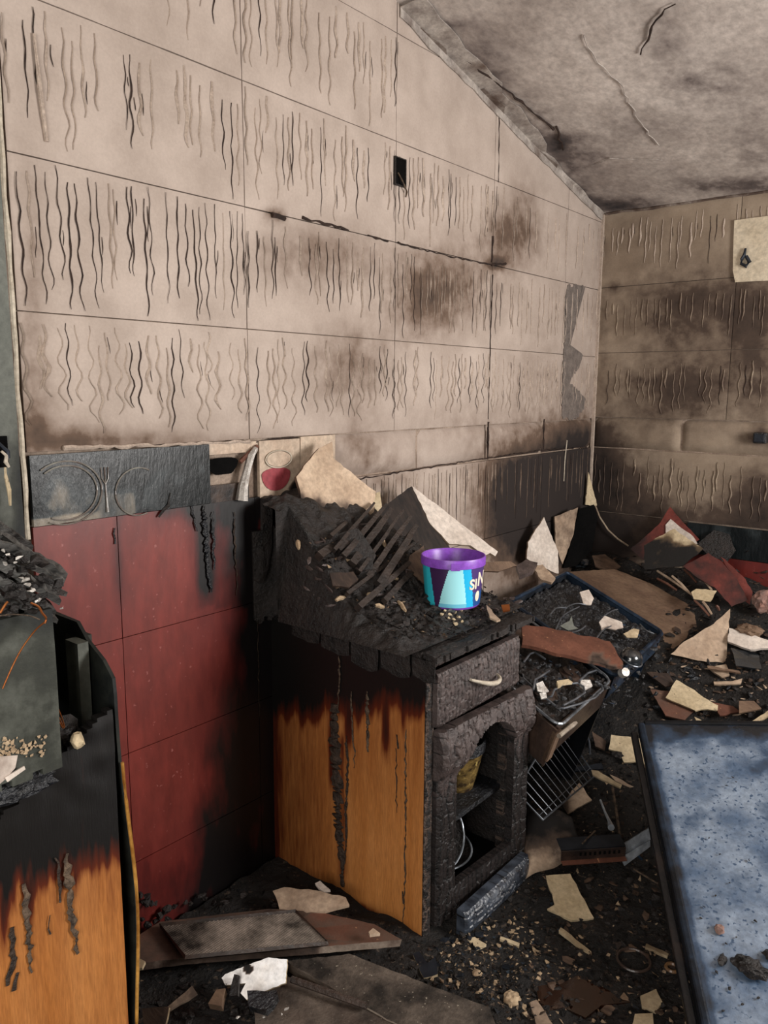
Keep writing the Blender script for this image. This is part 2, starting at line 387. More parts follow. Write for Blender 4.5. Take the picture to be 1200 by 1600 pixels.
# ---------------------------------------------------------------- setting: walls of big plastered blocks
def wavy(mb, o, up, side, nrm, L, seed, w=0.006, h=0.005, amp=0.006, wl=0.09, straight=False):
    """one trowel ridge: a low wavy rib running down from o"""
    rr = random.Random(seed); n = max(6, int(L/0.014)); ph = rr.uniform(0, 6); vs = []; fs = []
    lean = rr.uniform(-0.03, 0.03); wob = rr.uniform(0.6, 1.3)
    for i in range(n+1):
        t = i/n; s = L*t
        off = 0 if straight else amp*wob*math.sin(2*math.pi*s/wl + ph) * (0.35 + 0.65*t) + 0.003*noise.noise(Vector((s*30, seed, 0)))
        ww = w * (0.25 + 0.75*math.sin(math.pi*min(1, max(0.03, t))) ** 0.5) * (0.8 + 0.5*noise.noise(Vector((s*40, seed+.5, 1))))
        c = o - up*s + side*(off + lean*s)
        hh = h * (0.3 + 0.7*math.sin(math.pi*min(0.97, max(0.05, t))) ** 0.5)
        vs += [c - side*ww/2, c + nrm*hh, c + side*ww/2]
        if i:
            a = (i-1)*3; b = i*3
            fs += [(a, b, b+1, a+1), (a+1, b+1, b+2, a+2)]
    mb.add(vs, fs)
def wall_block(parent, a0, a1, z0, z1, side, ridges, darkr=0.0, seed=0, round_=0.0, rough=0.002, mat='wall', amp=0.006, length=(0.55, .8), top=(0.03,.18), pale=False, hgt=0.005, wl=.09):
    """one block of the left wall (side='L', along Y) or back wall (side='B', along X)"""
    g = 0.0035 if round_ else 0.0016
    if side == 'L': P = Vector((0, a0+g, z0+g)); U = Vector((0, a1-a0-2*g, 0)); N = Vector((1,0,0))
    else: P = Vector((a0+g, YB, z0+g)); U = Vector((a1-a0-2*g, 0, 0)); N = Vector((0,-1,0))
    V = Vector((0,0,z1-z0-2*g)); W = U.length; Hh = V.length
    def h(u, v, p):
        e = min(u*W, (1-u)*W, v*Hh, (1-v)*Hh)
        ed = -(.006 if round_ else .0025)*max(0, 1-e/(0.008+round_))**2 - (0.012*max(0, 1-e/(0.03))**2 if round_ else 0)
        return ed + rough*nz(p, 5, seed) + 0.0012*nz(p, 22, seed) + (R.random()-.5)*0.0004
    nu = max(6, int(W/0.022)); nv = max(6, int(Hh/0.022))
    cz = ceil_z if side == 'L' else (lambda y: 2.544)
    b = grid_panel('wall_block', P, U, V, N, nu, nv, 0.03, mat, parent, h=h, soot=wall_soot, sm=True, clampz=cz)
    if ridges:
        mb = MB(); md = MB(); rr = random.Random(seed*13+5)
        for i in range(ridges):
            t = (i + rr.uniform(0.15, 0.85))/ridges
            if rr.random() < 0.08: continue
            zt = z1 - Hh*rr.uniform(*top); L = Hh*rr.uniform(*length)
            o = P + U*t; o.z = zt
            if side == 'L' and zt > ceil_z(o.y)-0.02: continue
            L = min(L, zt - z0 - 0.012)
            o += N*0.001
            ud = Vector((0,0,1)); sd = U.normalized()
            if rr.random() < darkr: wavy(md, o + N*0.0005, ud, sd, N, L, seed*100+i, rr.uniform(.0032,.0062), 0.0012, amp*0.8, wl)
            elif rr.random() < .22: wavy(mb, o, ud, sd, N, L*rr.uniform(.5, 1), seed*100+i, rr.uniform(.010, .015), hgt*1.1, amp*.9, wl)
            else: wavy(mb, o, ud, sd, N, L, seed*100+i, rr.uniform(0.004, .008), hgt*rr.uniform(.45,1.0), amp*rr.uniform(.6,1.1), wl)
            if rr.random() < .25 and L > .12:               # a short stray dash beside it
                wavy(md, o + sd*rr.uniform(.006,.012) - ud*L*rr.uniform(0,.6), ud, sd, N, L*rr.uniform(.12,.3), seed*100+i+50, .003, .001, amp*.5)
        if mb.v: mb.build('adhesive_ridges', 'ridge_pale' if pale else 'ridge', parent, soot=lambda p: 0.6*wall_soot(p), kind='stuff')
        if md.v: md.build('soot_filled_cracks', 'crack', parent, kind='stuff')
    return b

wl = aabb('wall_left', (-0.20, -1.0, 0), (-0.018, YB+0.2, 3.9), 'joint'); wl['kind'] = 'structure'
YC = [0.905, 1.61, 2.33, 3.005, 3.70, YB]
rows = [(2.86, 3.25), (2.50, 2.86), (2.15, 2.50), (1.795, 2.15), (1.46, 1.795)]
#        ridges per block per row, dark share
RC = {0: [18, 12, 0, 0, 0], 1: [18, 26, 0, 0, 0], 2: [22, 26, 22, 12, 6], 3: [27, 26, 26, 17, 7], 4: [27, 26, 26, 22, 8]}
DK = {0: [.1,.1,0,0,0], 1: [.15, .15, 0, 0, 0], 2: [.15, .3, .25, .1, 0], 3: [.75, .35, .35, .15, 0], 4: [.2, .25, .35, .2, 0]}
for r, (z0, z1) in enumerate(rows):
    for c in range(5):
        if z0 > ceil_z(YC[c]) - 0.02: continue
        wall_block(wl, YC[c], YC[c+1], z0, z1, 'L', RC[r][c], DK[r][c], seed=r*7+c+1, amp=0.006 if r < 4 else 0.012, wl=.09 if r < 4 else .078,
                   length=(.6,.92) if r == 3 and c == 0 else (.5,.8), top=(.02,.12) if r == 3 and c == 0 else (.04,.22))
yy = [1.995, 2.492, 3.0, 3.53, YB]
for c in range(4): wall_block(wl, yy[c], yy[c+1], 1.30, 1.46, 'L', 0, seed=60+c, round_=0.02, rough=0.004)
yy = [1.995, 2.33, 3.0, 3.53, YB]
for c in range(4): wall_block(wl, yy[c], yy[c+1], 0.94, 1.30, 'L', [14, 26, 20, 14][c], .35, seed=70+c, amp=0.002, length=(.4,.85), top=(.01,.1), hgt=.004)
for c in range(4): wall_block(wl, yy[c], yy[c+1], 0.5, 0.94, 'L', 0, seed=80+c)
# long pale rib on the upper left block
mb = MB(); mb.tube([(0.004, .985, 2.42), (0.006, .99, 2.3), (0.004, 1.0, 2.19)], [.004, .006, .005], 8); mb.build('plaster_rib', 'ridge', wl)
# bare grey render where the skin has fallen near the corner
def patch(pts, X=0.002):
    P = [on(u, v, 'x', X) for u, v in pts]
    slab('bare_render_patch', P, (1,0,0), 0.004, 'bare', parent=wl, rough=0.009, step=0.014, seed=len(pts))
patch([(887,446),(915,447),(905,465),(903,478),(893,487),(886,500),(880,565),(878,650),(886,652),(889,610),(893,590),(905,575),(912,556),(897,548),(886,550),(884,520),(884,470)])
patch([(878,605),(893,600),(915,623),(913,640),(900,655),(879,654)])
# broken joint crumbs along the second course
def crackline(pts, name, parent, axis, val, w, mat='crack', h=0.003):
    mb = MB(); P = [on(u, v, axis, val) for u, v in pts]
    rr = random.Random(int(pts[0][0])); Q = []
    for a, b in zip(P, P[1:]):
        k = max(2, int((b-a).length/0.02))
        for i in range(k): Q.append(a.lerp(b, i/k) + Vector((0, rr.uniform(-.002,.002), rr.uniform(-.003,.003))))
    Q.append(P[-1])
    mb.tube(Q, [w*rr.uniform(.35, 1.2) for _ in Q], 5); return mb.build(name, mat, parent)
crackline([(425,335),(445,342)], 'open_joint', wl, 'x', 0.0, .009)
crackline([(472,341),(520,352),(545,360)], 'open_joint', wl, 'x', 0.0, .005)
crackline([(575,369),(606,377)], 'open_joint', wl, 'x', 0.0, .005)
crackline([(622,380),(700,400),(770,414)], 'open_joint', wl, 'x', 0.0, .0035)
crackline([(768,414),(790,412)], 'open_joint', wl, 'x', 0.0, .006)
crackline([(400,690),(450,685),(520,682)], 'open_joint', wl, 'x', 0.0, .004)
crackline([(780,185),(779,285)], 'open_joint', wl, 'x', 0.0, .003)
crackline([(770,370),(768,410)], 'open_joint', wl, 'x', 0.0, .006)
crackline([(770,430),(766,540),(763,655)], 'open_joint', wl, 'x', 0.0, .003)
crackline([(763,660),(762,718)], 'open_joint', wl, 'x', 0.0, .006)
crackline([(850,655),(849,702)], 'open_joint', wl, 'x', 0.0, .006)
crackline([(560,748),(640,735),(760,716),(850,703),(920,699)], 'open_joint', wl, 'x', 0.0, .003)
crackline([(100,700),(220,697),(390,690)], 'plaster_lip', wl, 'x', 0.003, .006, 'ridge')
# socket recess with cut wires
so = thing('wall_socket_recess', 'empty black rectangular box sunk in the upper wall with a scorched wire stub', 'socket', on(624, 296, 'x', 0.0))
a = on(616, 246, 'x', 0); b_ = on(631, 292, 'x', 0)
aabb('back_box', (-0.004, a.y, b_.z), (0.004, b_.y, a.z), 'black', so)
mb = MB(); 
for (P, U, V) in (((0,a.y-.004,b_.z-.004),(0,b_.y-a.y+.008,0),(0,0,.004)), ((0,a.y-.004,a.z),(0,b_.y-a.y+.008,0),(0,0,.004)), ((0,a.y-.004,b_.z),(0,.004,0),(0,0,a.z-b_.z)), ((0,b_.y,b_.z),(0,.004,0),(0,0,a.z-b_.z))):
    mb.box(P, U, V, (.009,0,0))
mb.build('rim', 'char', so)
mb = MB(); mb.tube([on(622,270,'x',.004), on(630,285,'x',.02), on(636,300,'x',.015), on(634,308,'x',.006)], .003, 6); mb.build('wire_stub', 'drip_pale', so)

# end of the wall: pale edge bead and the grey-green painted return beyond it
bd = MB(); P = [Vector((0.004, 0.893+0.004*nz((0,0,z),9), z)) for z in [1.25+0.04*i for i in range(46)]]
bd.tube(P, [.006+.003*nz((0,1,p.z),14) for p in P], 6); t1 = bd.build('trim_1', 'bead'); t1['kind'] = 'structure'
gp = grid_panel('trim_2', (0.0, -1.0, 0.0), (0, 1.885, 0), (0,0,3.85), (1,0,0), 60, 60, 0.03, 'grey_green', None,
                h=lambda u,v,p: 0.004+0.002*nz(p,6), soot=lambda p: min(1, max(0, (1.5-p.z)*2.5)) * .8 + (.75 if p.y > .872 else 0) * smooth(1.6, 1.4, p.z), sm=True); gp['kind'] = 'structure'

# ---- decorated tile row and red tiles below
def decor_soot(p):
    u, v = px(p)
    s = 0.95
    if u < 320:
        s -= .62*smooth(1.15, .8, ((u-105)/42)**2 + ((v-775)/34)**2)*(.75+.5*nz(p, 20))
        s -= .8*smooth(796, 804, v-(150-u)*.1)*smooth(158,152,u)
        s -= .6*smooth(752,775,v)*smooth(148,156,u)*smooth(222,205,u)
        if u > 222: s = 1 - .45*smooth(.0, .3, nz(p, 14))
        if v < 725: s = 1
    return min(1, max(0, s))
def tile(name, a0, a1, z0, z1, mat, soot, proud=0.004, seed=0, nu=None, side='L', cell=0.02):
    g = .0012
    if side == 'L': P = Vector((proud, a0+g, z0+g)); U = Vector((0, a1-a0-2*g, 0)); N = Vector((1,0,0))
    else: P = Vector((a0+g, YB-proud, z0+g)); U = Vector((a1-a0-2*g,0,0)); N = Vector((0,-1,0))
    V = Vector((0,0,z1-z0-2*g))
    return grid_panel(name, P, U, V, N, max(3,int((a1-a0)/cell)), max(3,int((z1-z0)/cell)), .012, mat, wl if side == 'L' else wb,
                      h=lambda u,v,p: .0008*nz(p,5,seed), soot=soot, sm=True)
tile('wall_tile', .905, 1.445, 1.278, 1.455, 'decor', decor_soot, .010, 1, cell=.008)['label'] = 'glossy blackened tile printed with a plate and a fork'
tile('wall_tile', 1.445, 1.60, 1.272, 1.33, 'decor_pale', .75, .002, 2)
tile('wall_tile', 1.445, 1.64, 1.42, 1.455, 'decor_pale', 0.0, .002, 2)
tile('wall_tile', 1.64, 1.82, 1.272, 1.455, 'decor_pale', lambda p: .9 if p.y > 1.76 and p.z < 1.35-(1.82-p.y) else .05, .006, 3)['label'] = 'cream tile printed with a red soup bowl'  # dark lower corner paints the leaning beige shard's shadow on the tile
tile('wall_tile', 1.822, 1.992, 1.272, 1.46, 'decor_pale', .0, .006, 4)
def ring(name, c, ry, rz, w, mat, par, a0=0, a1=360, X=0.0125):
    mb = MB(); mb.tube([Vector((X, c[0]+ry*math.cos(math.radians(t)), c[1]+rz*math.sin(math.radians(t)))) for t in range(a0, a1+1, 10)], w, 6)
    return mb.build(name, mat, par)
pc = on(103, 770, 'x', 0.01)
for k, q in enumerate((1.0, .86)): ring('printed_plate_rim', (pc.y, pc.z), .098*q, .080*q, .0022, 'plate_ring', wl, -120, 130)
pc = on(190, 765, 'x', 0.01); ring('printed_plate_rim', (pc.y+.05, pc.z-.01), .07, .065, .002, 'plate_ring', wl, 60, 290)
mb = MB()
a = on(163, 730, 'x', .012); b_ = on(168, 800, 'x', .012); mb.tube([a.lerp(b_, .35), a.lerp(b_, .7), b_], [.0018, .003, .0045], 6)
for k in (-1, 0, 1): mb.tube([a + Vector((0, .010*k, 0)), a.lerp(b_, .25) + Vector((0, .009*k, 0)), a.lerp(b_, .38)], .0016, 5)
mb.build('printed_fork', 'plate_ring', wl)
# red bowl print
c = on(432, 745, 'x', .009); mb = MB(); pts = [Vector((.009, c.y+.062*math.cos(t), c.z+.010+ (.055 if math.sin(t) < 0 else .02)*math.sin(t))) for t in [i*math.pi/14 for i in range(28)]]
slab('printed_bowl', pts, (1,0,0), .003, 'cup_red', parent=wl, rough=0, step=1)
c = on(436, 717, 'x', .011); slab('printed_soup', [Vector((.011, c.y+.052*math.cos(t), c.z+.024*math.sin(t))) for t in [i*math.pi/12 for i in range(24)]], (1,0,0), .003, 'decor_pale', parent=wl, rough=0, step=1)
ring('printed_bowl_rim', (c.y, c.z), .056, .028, .0022, 'bead', wl, 0, 360, .011)
# black burnt hole in the tile row
c = on(348, 728, 'x', .004)
slab('burnt_hole', [Vector((.006, c.y+.055*math.cos(t)*(1+.15*math.sin(3*t)), c.z+.032*math.sin(t)*(1+.2*math.cos(2*t)))) for t in [i*math.pi/10 for i in range(20)]], (1,0,0), .004, 'black', parent=wl)
mb = MB(); P0 = [on(u, v, 'x', .016) for u, v in ((400,700),(392,712),(386,735),(380,760),(378,782))]
mb.tube(P0, [.008,.013,.012,.016,.02], 7); mb.build('melted_plastic', 'foil', wl, soot=.2)
mb = MB(); mb.tube([on(u, v, 'x', .01) for u, v in ((402,697),(385,712),(375,722))], .007, 6); mb.build('torn_tile_edge', 'rust_board', wl)
def red_soot_shade(p):
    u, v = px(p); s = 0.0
    lim = 330 if v < 950 else 350 - (v-950)*.12      # soot and the cabinet's shadow, both painted in from the right
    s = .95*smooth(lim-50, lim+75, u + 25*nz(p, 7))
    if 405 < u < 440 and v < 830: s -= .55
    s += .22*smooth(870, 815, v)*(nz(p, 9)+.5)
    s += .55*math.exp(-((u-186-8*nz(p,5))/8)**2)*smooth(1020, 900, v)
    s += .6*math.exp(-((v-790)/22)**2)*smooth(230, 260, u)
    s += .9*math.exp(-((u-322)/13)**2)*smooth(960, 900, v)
    s += .45*smooth(1200, 1420, v) + .12*smooth(250,330,u)  # shade low in the niche and beside the cabinet, painted in too
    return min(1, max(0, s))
ztr = [0.0, .262, .60, .938, 1.278]; ytr = [.905, 1.135, 1.62, 1.995]
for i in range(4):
    for j in range(3): tile('red_tile', ytr[j], ytr[j+1], ztr[i], ztr[i+1], 'red_tile', red_soot_shade, .004, 10+i*3+j, cell=.016)
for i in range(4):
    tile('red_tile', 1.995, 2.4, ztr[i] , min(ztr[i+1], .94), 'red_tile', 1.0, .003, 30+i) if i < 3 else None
# lumpy black drips melted down the tiles
def drip(name, pts, X, w, mat, parent, seed=0, axis='x'):
    rr = random.Random(seed); P = [on(u, v, axis, X) for u, v in pts]; Q = []
    for a, b in zip(P, P[1:]):
        k = max(2, int((b-a).length/0.012))
        for i in range(k): Q.append(a.lerp(b, i/k) + Vector((rr.uniform(-.002,.002), rr.uniform(-.004,.004) if axis == 'x' else 0, 0)) + (Vector((rr.uniform(-.003,.003),0,0)) if axis == 'y' else Vector()))
    Q.append(P[-1]); n = len(Q); mb = MB()
    mb.tube(Q, [w*rr.uniform(.55,1.2)*(1-.7*(i/n)**3)*(.5+.5*min(1, i/3)) for i in range(n)], 7)
    i_ = 'xyz'.index(axis)
    for v in mb.v: v[i_] = X + (v[i_]-X)*.4
    return mb.build(name, mat, parent)
drip('melted_drip', [(318,790),(322,830),(325,880),(330,925)], .010, .010, 'char_wet', wl, 1)
drip('melted_drip', [(332,800),(334,850),(335,890)], .010, .006, 'char_wet', wl, 2)
drip('melted_drip', [(300,790),(308,830)], .010, .004, 'char_wet', wl, 3)
drip('melted_drip', [(268,770),(262,790),(248,808)], .012, .005, 'char', wl, 4)
drip('melted_drip', [(365,800),(368,860),(370,930)], .008, .004, 'drip', wl, 5)
drip('melted_drip', [(178,825),(180,850)], .008, .004, 'char_wet', wl, 6)
drip('loose_thread', [(432,930),(408,940),(403,960),(404,1060),(405,1120)], .012, .0012, 'drip_pale', wl, 7)

# ---- back wall
wb = aabb('wall_back', (-0.2, YB+0.018, 0), (3.55, YB+0.2, 2.75), 'joint'); wb['kind'] = 'structure'
XC = [0.0, .70, 1.40, 2.1, 2.8, 3.4]
for r, (z0, z1) in enumerate([(2.16, 2.56), (1.815, 2.16), (1.47, 1.815)]):
    for c in range(5):
        wall_block(wb, XC[c], XC[c+1], z0, z1, 'B', 22 if c < 2 else 0, .12, seed=100+r*9+c, mat='wall_back', amp=[.003,.003,.007][r], length=[(.3,.6),(.3,.6),(.4,.7)][r], top=(.15,.3), pale=(r > 0), hgt=.004)
xx = [0.0, .483, .97, 1.5, 2.3, 3.4]
for c in range(5): wall_block(wb, xx[c], xx[c+1], 1.30, 1.47, 'B', 0, seed=130+c, round_=.015, mat='wall_back', rough=.003)
xx = [0.0, 1.0, 1.9, 2.7, 3.4]
for c in range(4): wall_block(wb, xx[c], xx[c+1], .945, 1.30, 'B', 30 if c < 1 else 0, .05, seed=140+c, mat='wall_back', amp=.006, length=(.4,.9), top=(.05,.4), pale=True, hgt=.004)
for c in range(4): wall_block(wb, xx[c], xx[c+1], .40, .942, 'B', 0, seed=150+c, mat='wall_back') if c else wall_block(wb, 0, .55, .40, .942, 'B', 0, seed=150, mat='wall_back')
for a_, b2 in ((.55, 1.05), (1.05, 1.55)):
    tile('wall_tile', a_, b2, .78, .94, 'decor', lambda p: .85-.3*smooth(.1,.4,nz(p,12)), .012, 5, side='B')
    tile('red_tile', a_, b2, .42, .778, 'red_tile', lambda p: .45+.3*nz(p,4), .008, 6, side='B')
aabb('trim_3', (-.004, YB-.012, 1.0), (.010, YB+.002, 2.54), 'ridge')['kind'] = 'structure'
# cream patch with burnt hook
cpb = thing('cream_wall_board', 'cream rectangular patch board high on the right-hand wall with a burnt black hook mark', 'board', (.95, YB-.012, 2.13))
slab('board_face', [(.675, YB-.012, 2.425), (1.25, YB-.012, 2.43), (1.25, YB-.012, 2.125), (.70, YB-.012, 2.135), (.685, YB-.012, 2.19)], (0,-1,0), .011, 'cream_board', parent=cpb, step=.08, rough=.002)
mb = MB(); mb.tube([on(1165, 388, 'y', YB-.02), on(1163, 398, 'y', YB-.022), on(1159, 405, 'y', YB-.022), on(1158, 412, 'y', YB-.02), on(1166, 416, 'y', YB-.02), on(1171, 409, 'y', YB-.022), on(1166, 400, 'y', YB-.02)], [.005,.008,.008,.008,.010,.010,.008], 6); mb.build('burnt_hook', 'metal_dark', cpb)
jb = thing('junction_box', 'small melted black electrical box on the right-hand wall', 'junction box', on(1188, 692, 'y', YB-.01))
aabb('casing', (.842, YB-.045, 1.365), (.905, YB-.004, 1.418), 'char_wet', jb, bevel=.008)
aabb('cover', (.850, YB-.052, 1.372), (.897, YB-.0455, 1.411), 'metal_dark', jb, bevel=.003)
# pale plaster sliver and lifted plaster skin in the corner
slab('plaster_sliver', [on(u, v, 'x', .03) for u, v in ((921,738),(930,790),(917,789))], (1,-.3,0), .006, 'cream', parent=wl)
mb = MB(); mb.tube([on(u, v, 'y', YB-.02) for u, v in ((930,790),(937,808),(950,828),(965,842),(982,853))], .005, 6); mb.build('lifted_plaster_edge', 'ridge_pale', wb)
mb = MB(); mb.tube([on(886, 688, 'x', .004), on(883, 715, 'x', .006), on(881, 752, 'x', .004)], .003, 5); mb.build('pale_scratch', 'bead', wl)

# ---- ceiling, floor and the walls with the window and the doorway the light comes through
nx, ny = 90, 110; vs = []; fs = []
for j in range(ny+1):
    for i in range(nx+1):
        x = -0.1 + 3.6*i/nx; y = -1.2 + 5.4*j/ny
        vs.append(Vector((x, y, ceil_z(y) + .006*nz((x, y, 0), 3) + .003*nz((x, y, 0), 11))))
for j in range(ny):
    for i in range(nx): a = j*(nx+1)+i; fs.append((a, a+1, a+nx+2, a+nx+1))
CB = [(900,245,55,38,.42),(880,300,60,22,.4),(960,320,60,12,.8),(1040,60,22,40,.25),(700,60,60,60,.28),(820,190,60,40,.35),(1100,130,80,40,.30),(1150,290,100,14,.5),(760,100,60,50,.2),(1180,220,60,50,.2),(1000,200,80,20,.2),(870,225,20,14,.6),(760,120,30,14,.4)]
def ceil_soot(p):
    u, v = px(p); s = 0
    for cx, cy, rx, ry, k in CB:
        d = ((u-cx)/rx)**2 + ((v-cy)/ry)**2
        if d < 5: s += k*math.exp(-d)
    return min(1, s + .12*max(0, nz(p, 4)))
n0 = len(vs); ring0 = [Vector((x, y, ceil_z(y)+.15)) for x, y in ((-.1,-1.2),(3.5,-1.2),(3.5,4.2),(-.1,4.2))]
vs += ring0; fs.append((n0, n0+1, n0+2, n0+3))
ce = mk('ceiling', vs, fs, 'ceiling', soot=ceil_soot, sm=False); ce['kind'] = 'structure'
def ceil_on(u, v):
    return onp(u, v, (0, YB, 2.544), (0, .2355, 1))
def ceil_strip(name, pts, w, mat, parent, seed=1, soot=None):
    mb = MB(); rr = random.Random(seed); P = [ceil_on(u, v) - Vector((0,0,.006)) for u, v in pts]; Q = []
    for a, b in zip(P, P[1:]):
        k = max(2, int((b-a).length/0.03))
        for i in range(k): Q.append(a.lerp(b, i/k) + Vector((rr.uniform(-.006,.006), rr.uniform(-.006,.006), 0)))
    Q.append(P[-1])
    ww = w if isinstance(w, list) else None
    mb.tube(Q, [ (w if not ww else 0)*rr.uniform(.4,1.2) for _ in Q], 5); return mb.build(name, mat, parent, soot=soot)
ceil_strip('ceiling_crack', [(1052,3),(1032,20),(1018,38),(1016,52),(1006,66),(1001,82)], .005, 'crack', ce, 2)
ceil_strip('ceiling_crack', [(640,25),(700,70),(760,115),(800,145),(835,175),(865,200)], .005, 'crack', ce, 3)
ceil_strip('ceiling_crack', [(868,195),(880,232)], .007, 'crack', ce, 5)
ceil_strip('plaster_lip', [(910,52),(935,95),(970,130),(1000,190),(1030,225)], .003, 'tape', ce, 6)
ceil_strip('plaster_lip', [(915,262),(955,245),(1035,248)], .0025, 'tape', ce, 7)
# torn tape along the joint of ceiling and left wall
tp = []
for i, y in enumerate([2.34+.06*k for k in range(30)]):
    tp.append(Vector((.004, y, ceil_z(y)-.012)))
far = [Vector((.065+.03*nz((y*7,0,0),1)+(.03 if y < 2.9 else 0)-(.05 if y > 3.4 else 0), y, ceil_z(y)-.004)) for y in [2.34+.06*k for k in range(30)]]
dn = [Vector((.004, y, ceil_z(y)-.045-.02*nz((y*9,3,0),1))) for y in [2.34+.06*k for k in range(30)]]
vs = dn + tp + far; n = 30; fs = []
for i in range(n-1): fs += [(i, i+1, n+i+1, n+i), (n+i, n+i+1, 2*n+i+1, 2*n+i)]
jt = mk('trim_4', vs, fs, 'tape', soot=lambda p: .05+.6*nz(p, 12)); jt['kind'] = 'structure'
sd = jt.modifiers.new('body', 'SOLIDIFY'); sd.thickness = .004; sd.offset = 0
for (a_, b2, k) in ((650,90,1),(700,150,2),(745,175,3),(830,265,4)):
    p = ceil_on(a_+20, b2-30+k*3) - Vector((0,0,.01))
    slab('peeled_tape', [p + Vector(q) for q in ((-.02,-.10,.015),(.03,-.09,.015),(.045,.05,-.018),(.0,.12,-.03),(-.03,.02,-.01))], (0,-.23,-1), .003, 'tape', parent=jt, soot=.35, seed=k)
mb = MB(); mb.tube([Vector((x, YB-.006, 2.540+.006*nz((x*6,0,0),1))) for x in [0.02+.05*i for i in range(30)]], [.008+.004*nz((i*.7,0,0),1) for i in range(30)], 5)
o = mb.build('trim_5', 'tape', soot=.45); o['kind'] = 'structure'

fl = aabb('floor', (-.2, -1.2, -.12), (3.55, 4.3, 0), 'floor'); fl['kind'] = 'structure'
# right wall with a window opening, rear wall with a doorway
def wall_box(name, parts, parent=None):
    mb = MB()
    for a, b in parts: mb.box(a, (b[0]-a[0],0,0), (0,b[1]-a[1],0), (0,0,b[2]-a[2]))
    o = mb.build(name, 'wall_back', soot=.15); o['kind'] = 'structure'; return o
wall_box('wall_right', [((3.4,-1.2,0),(3.55,4.3,1.0)), ((3.4,-1.2,1.0),(3.55,1.9,3.9)), ((3.4,3.5,1.0),(3.55,4.3,2.8)), ((3.4,1.9,2.35),(3.55,3.5,3.1))])
wf = MB()
for a, b in (((3.42,1.9,1.0),(3.47,1.96,2.35)), ((3.42,3.44,1.0),(3.47,3.5,2.35)), ((3.42,1.9,1.0),(3.47,3.5,1.06)), ((3.42,1.9,2.29),(3.47,3.5,2.35)), ((3.42,2.67,1.0),(3.47,2.73,2.35))):
    wf.box(a, (b[0]-a[0],0,0), (0,b[1]-a[1],0), (0,0,b[2]-a[2]))
o = wf.build('window_1', 'char'); o['kind'] = 'structure'
wall_box('wall_rear', [((-.2,-1.2,0),(1.05,-1.05,3.9)), ((2.45,-1.2,0),(3.55,-1.05,3.9)), ((1.05,-1.2,2.35),(2.45,-1.05,3.9))])

# ---------------------------------------------------------------- debris ground
def heap(x, y):
    z = .02 + .70*smooth(2.75, 4.25, y) * (.85 + .15*smooth(.2, 1.2, x))
    z += .10*smooth(1.1, .6, x)*smooth(2.3, 2.9, y)
    z += .05*noise.noise(Vector((x*3.1, y*3.1, 0)))*smooth(2.2, 2.9, y) + .018*noise.noise(Vector((x*11, y*11, 3))) + .008*noise.noise(Vector((x*31, y*31, 3)))
    return max(.004, z)
def on_heap(u, v, lift=0.0):
    d = ray(u, v); t = .8
    while t < 6:
        p = CAM + d*t
        if p.z < heap(p.x, p.y) + lift or p.x < .01 or p.y > YB-.01: return p
        t += .01
    return p
nx, ny = 170, 220; vs = []; fs = []
for j in range(ny+1):
    for i in range(nx+1):
        x = .02 + 3.3*i/nx; y = -.6 + 4.68*j/ny
        vs.append(Vector((x, y, heap(x, y))))
for j in range(ny):
    for i in range(nx): a = j*(nx+1)+i; fs.append((a, a+1, a+nx+2, a+nx+1))
g = mk('ash_heap', vs, fs, 'ash'); tag(g, 'wet black ash and cinders banked over the whole floor towards the corner', 'ash', kind='stuff')

# ---------------------------------------------------------------- middle base cabinet
X1, Y0, Y1, ZT = .66, 1.68, 2.17, .905
cb = thing('base_cabinet', 'burnt kitchen base cabinet with orange side panel, one drawer and an arched door frame', 'cabinet', (X1/2, (Y0+Y1)/2, 0))
def side_soot(p):
    u, v = px(p)
    edge = 1098 + 14*nz((u*.03, 0, 0), 1) + 12*smooth(560, 430, u)
    s = smooth(edge+55, edge-25, v + 26*nz((u*.09, v*.006, 0), 1))
    for c, wd, e in ((545,9,1190),(573,7,1140),(603,8,1200),(630,5,1160),(520,8,1250)):
        s = max(s, .75*math.exp(-((u-c)/wd)**2)*smooth(e+25, e-60, v))
    s = max(s, .9*math.exp(-((u-534)/9)**2)*smooth(1400, 1360, v)*smooth(1120,1160,v)*.5)
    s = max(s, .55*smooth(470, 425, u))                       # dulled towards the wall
    s = max(s, .20*smooth(edge+260, edge+30, v), .30*smooth(600, 450, u))
    s = max(s, .4*smooth(659, 668, u))
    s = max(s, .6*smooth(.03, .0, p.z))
    return min(1, s)
grid_panel('side_panel', (0.0, Y0, .0), (X1-.025,0,0), (0,0,ZT-.03), (0,-1,0), 90, 110, .018, 'orange', cb,
           h=lambda u,v,p: .002*nz(p,3), soot=side_soot, sm=True)['label'] = 'orange varnished side panel, charred black along its top'
aabb('side_panel', (0, Y1-.018, 0), (X1-.02, Y1, ZT-.03), 'char', cb)['label'] = 'blackened far side panel'
aabb('back_panel', (.002, Y0+.018, .03), (.012, Y1-.018, ZT-.03), 'black', cb)
aabb('bottom_panel', (.012, Y0+.019, .06), (X1-.03, Y1-.019, .078), 'black', cb)
al = alligator(.019, .036, .007, 3.3); al2 = alligator(.022, .055, .006, 7.7); al3 = alligator(.034, .050, .010, 5.1)
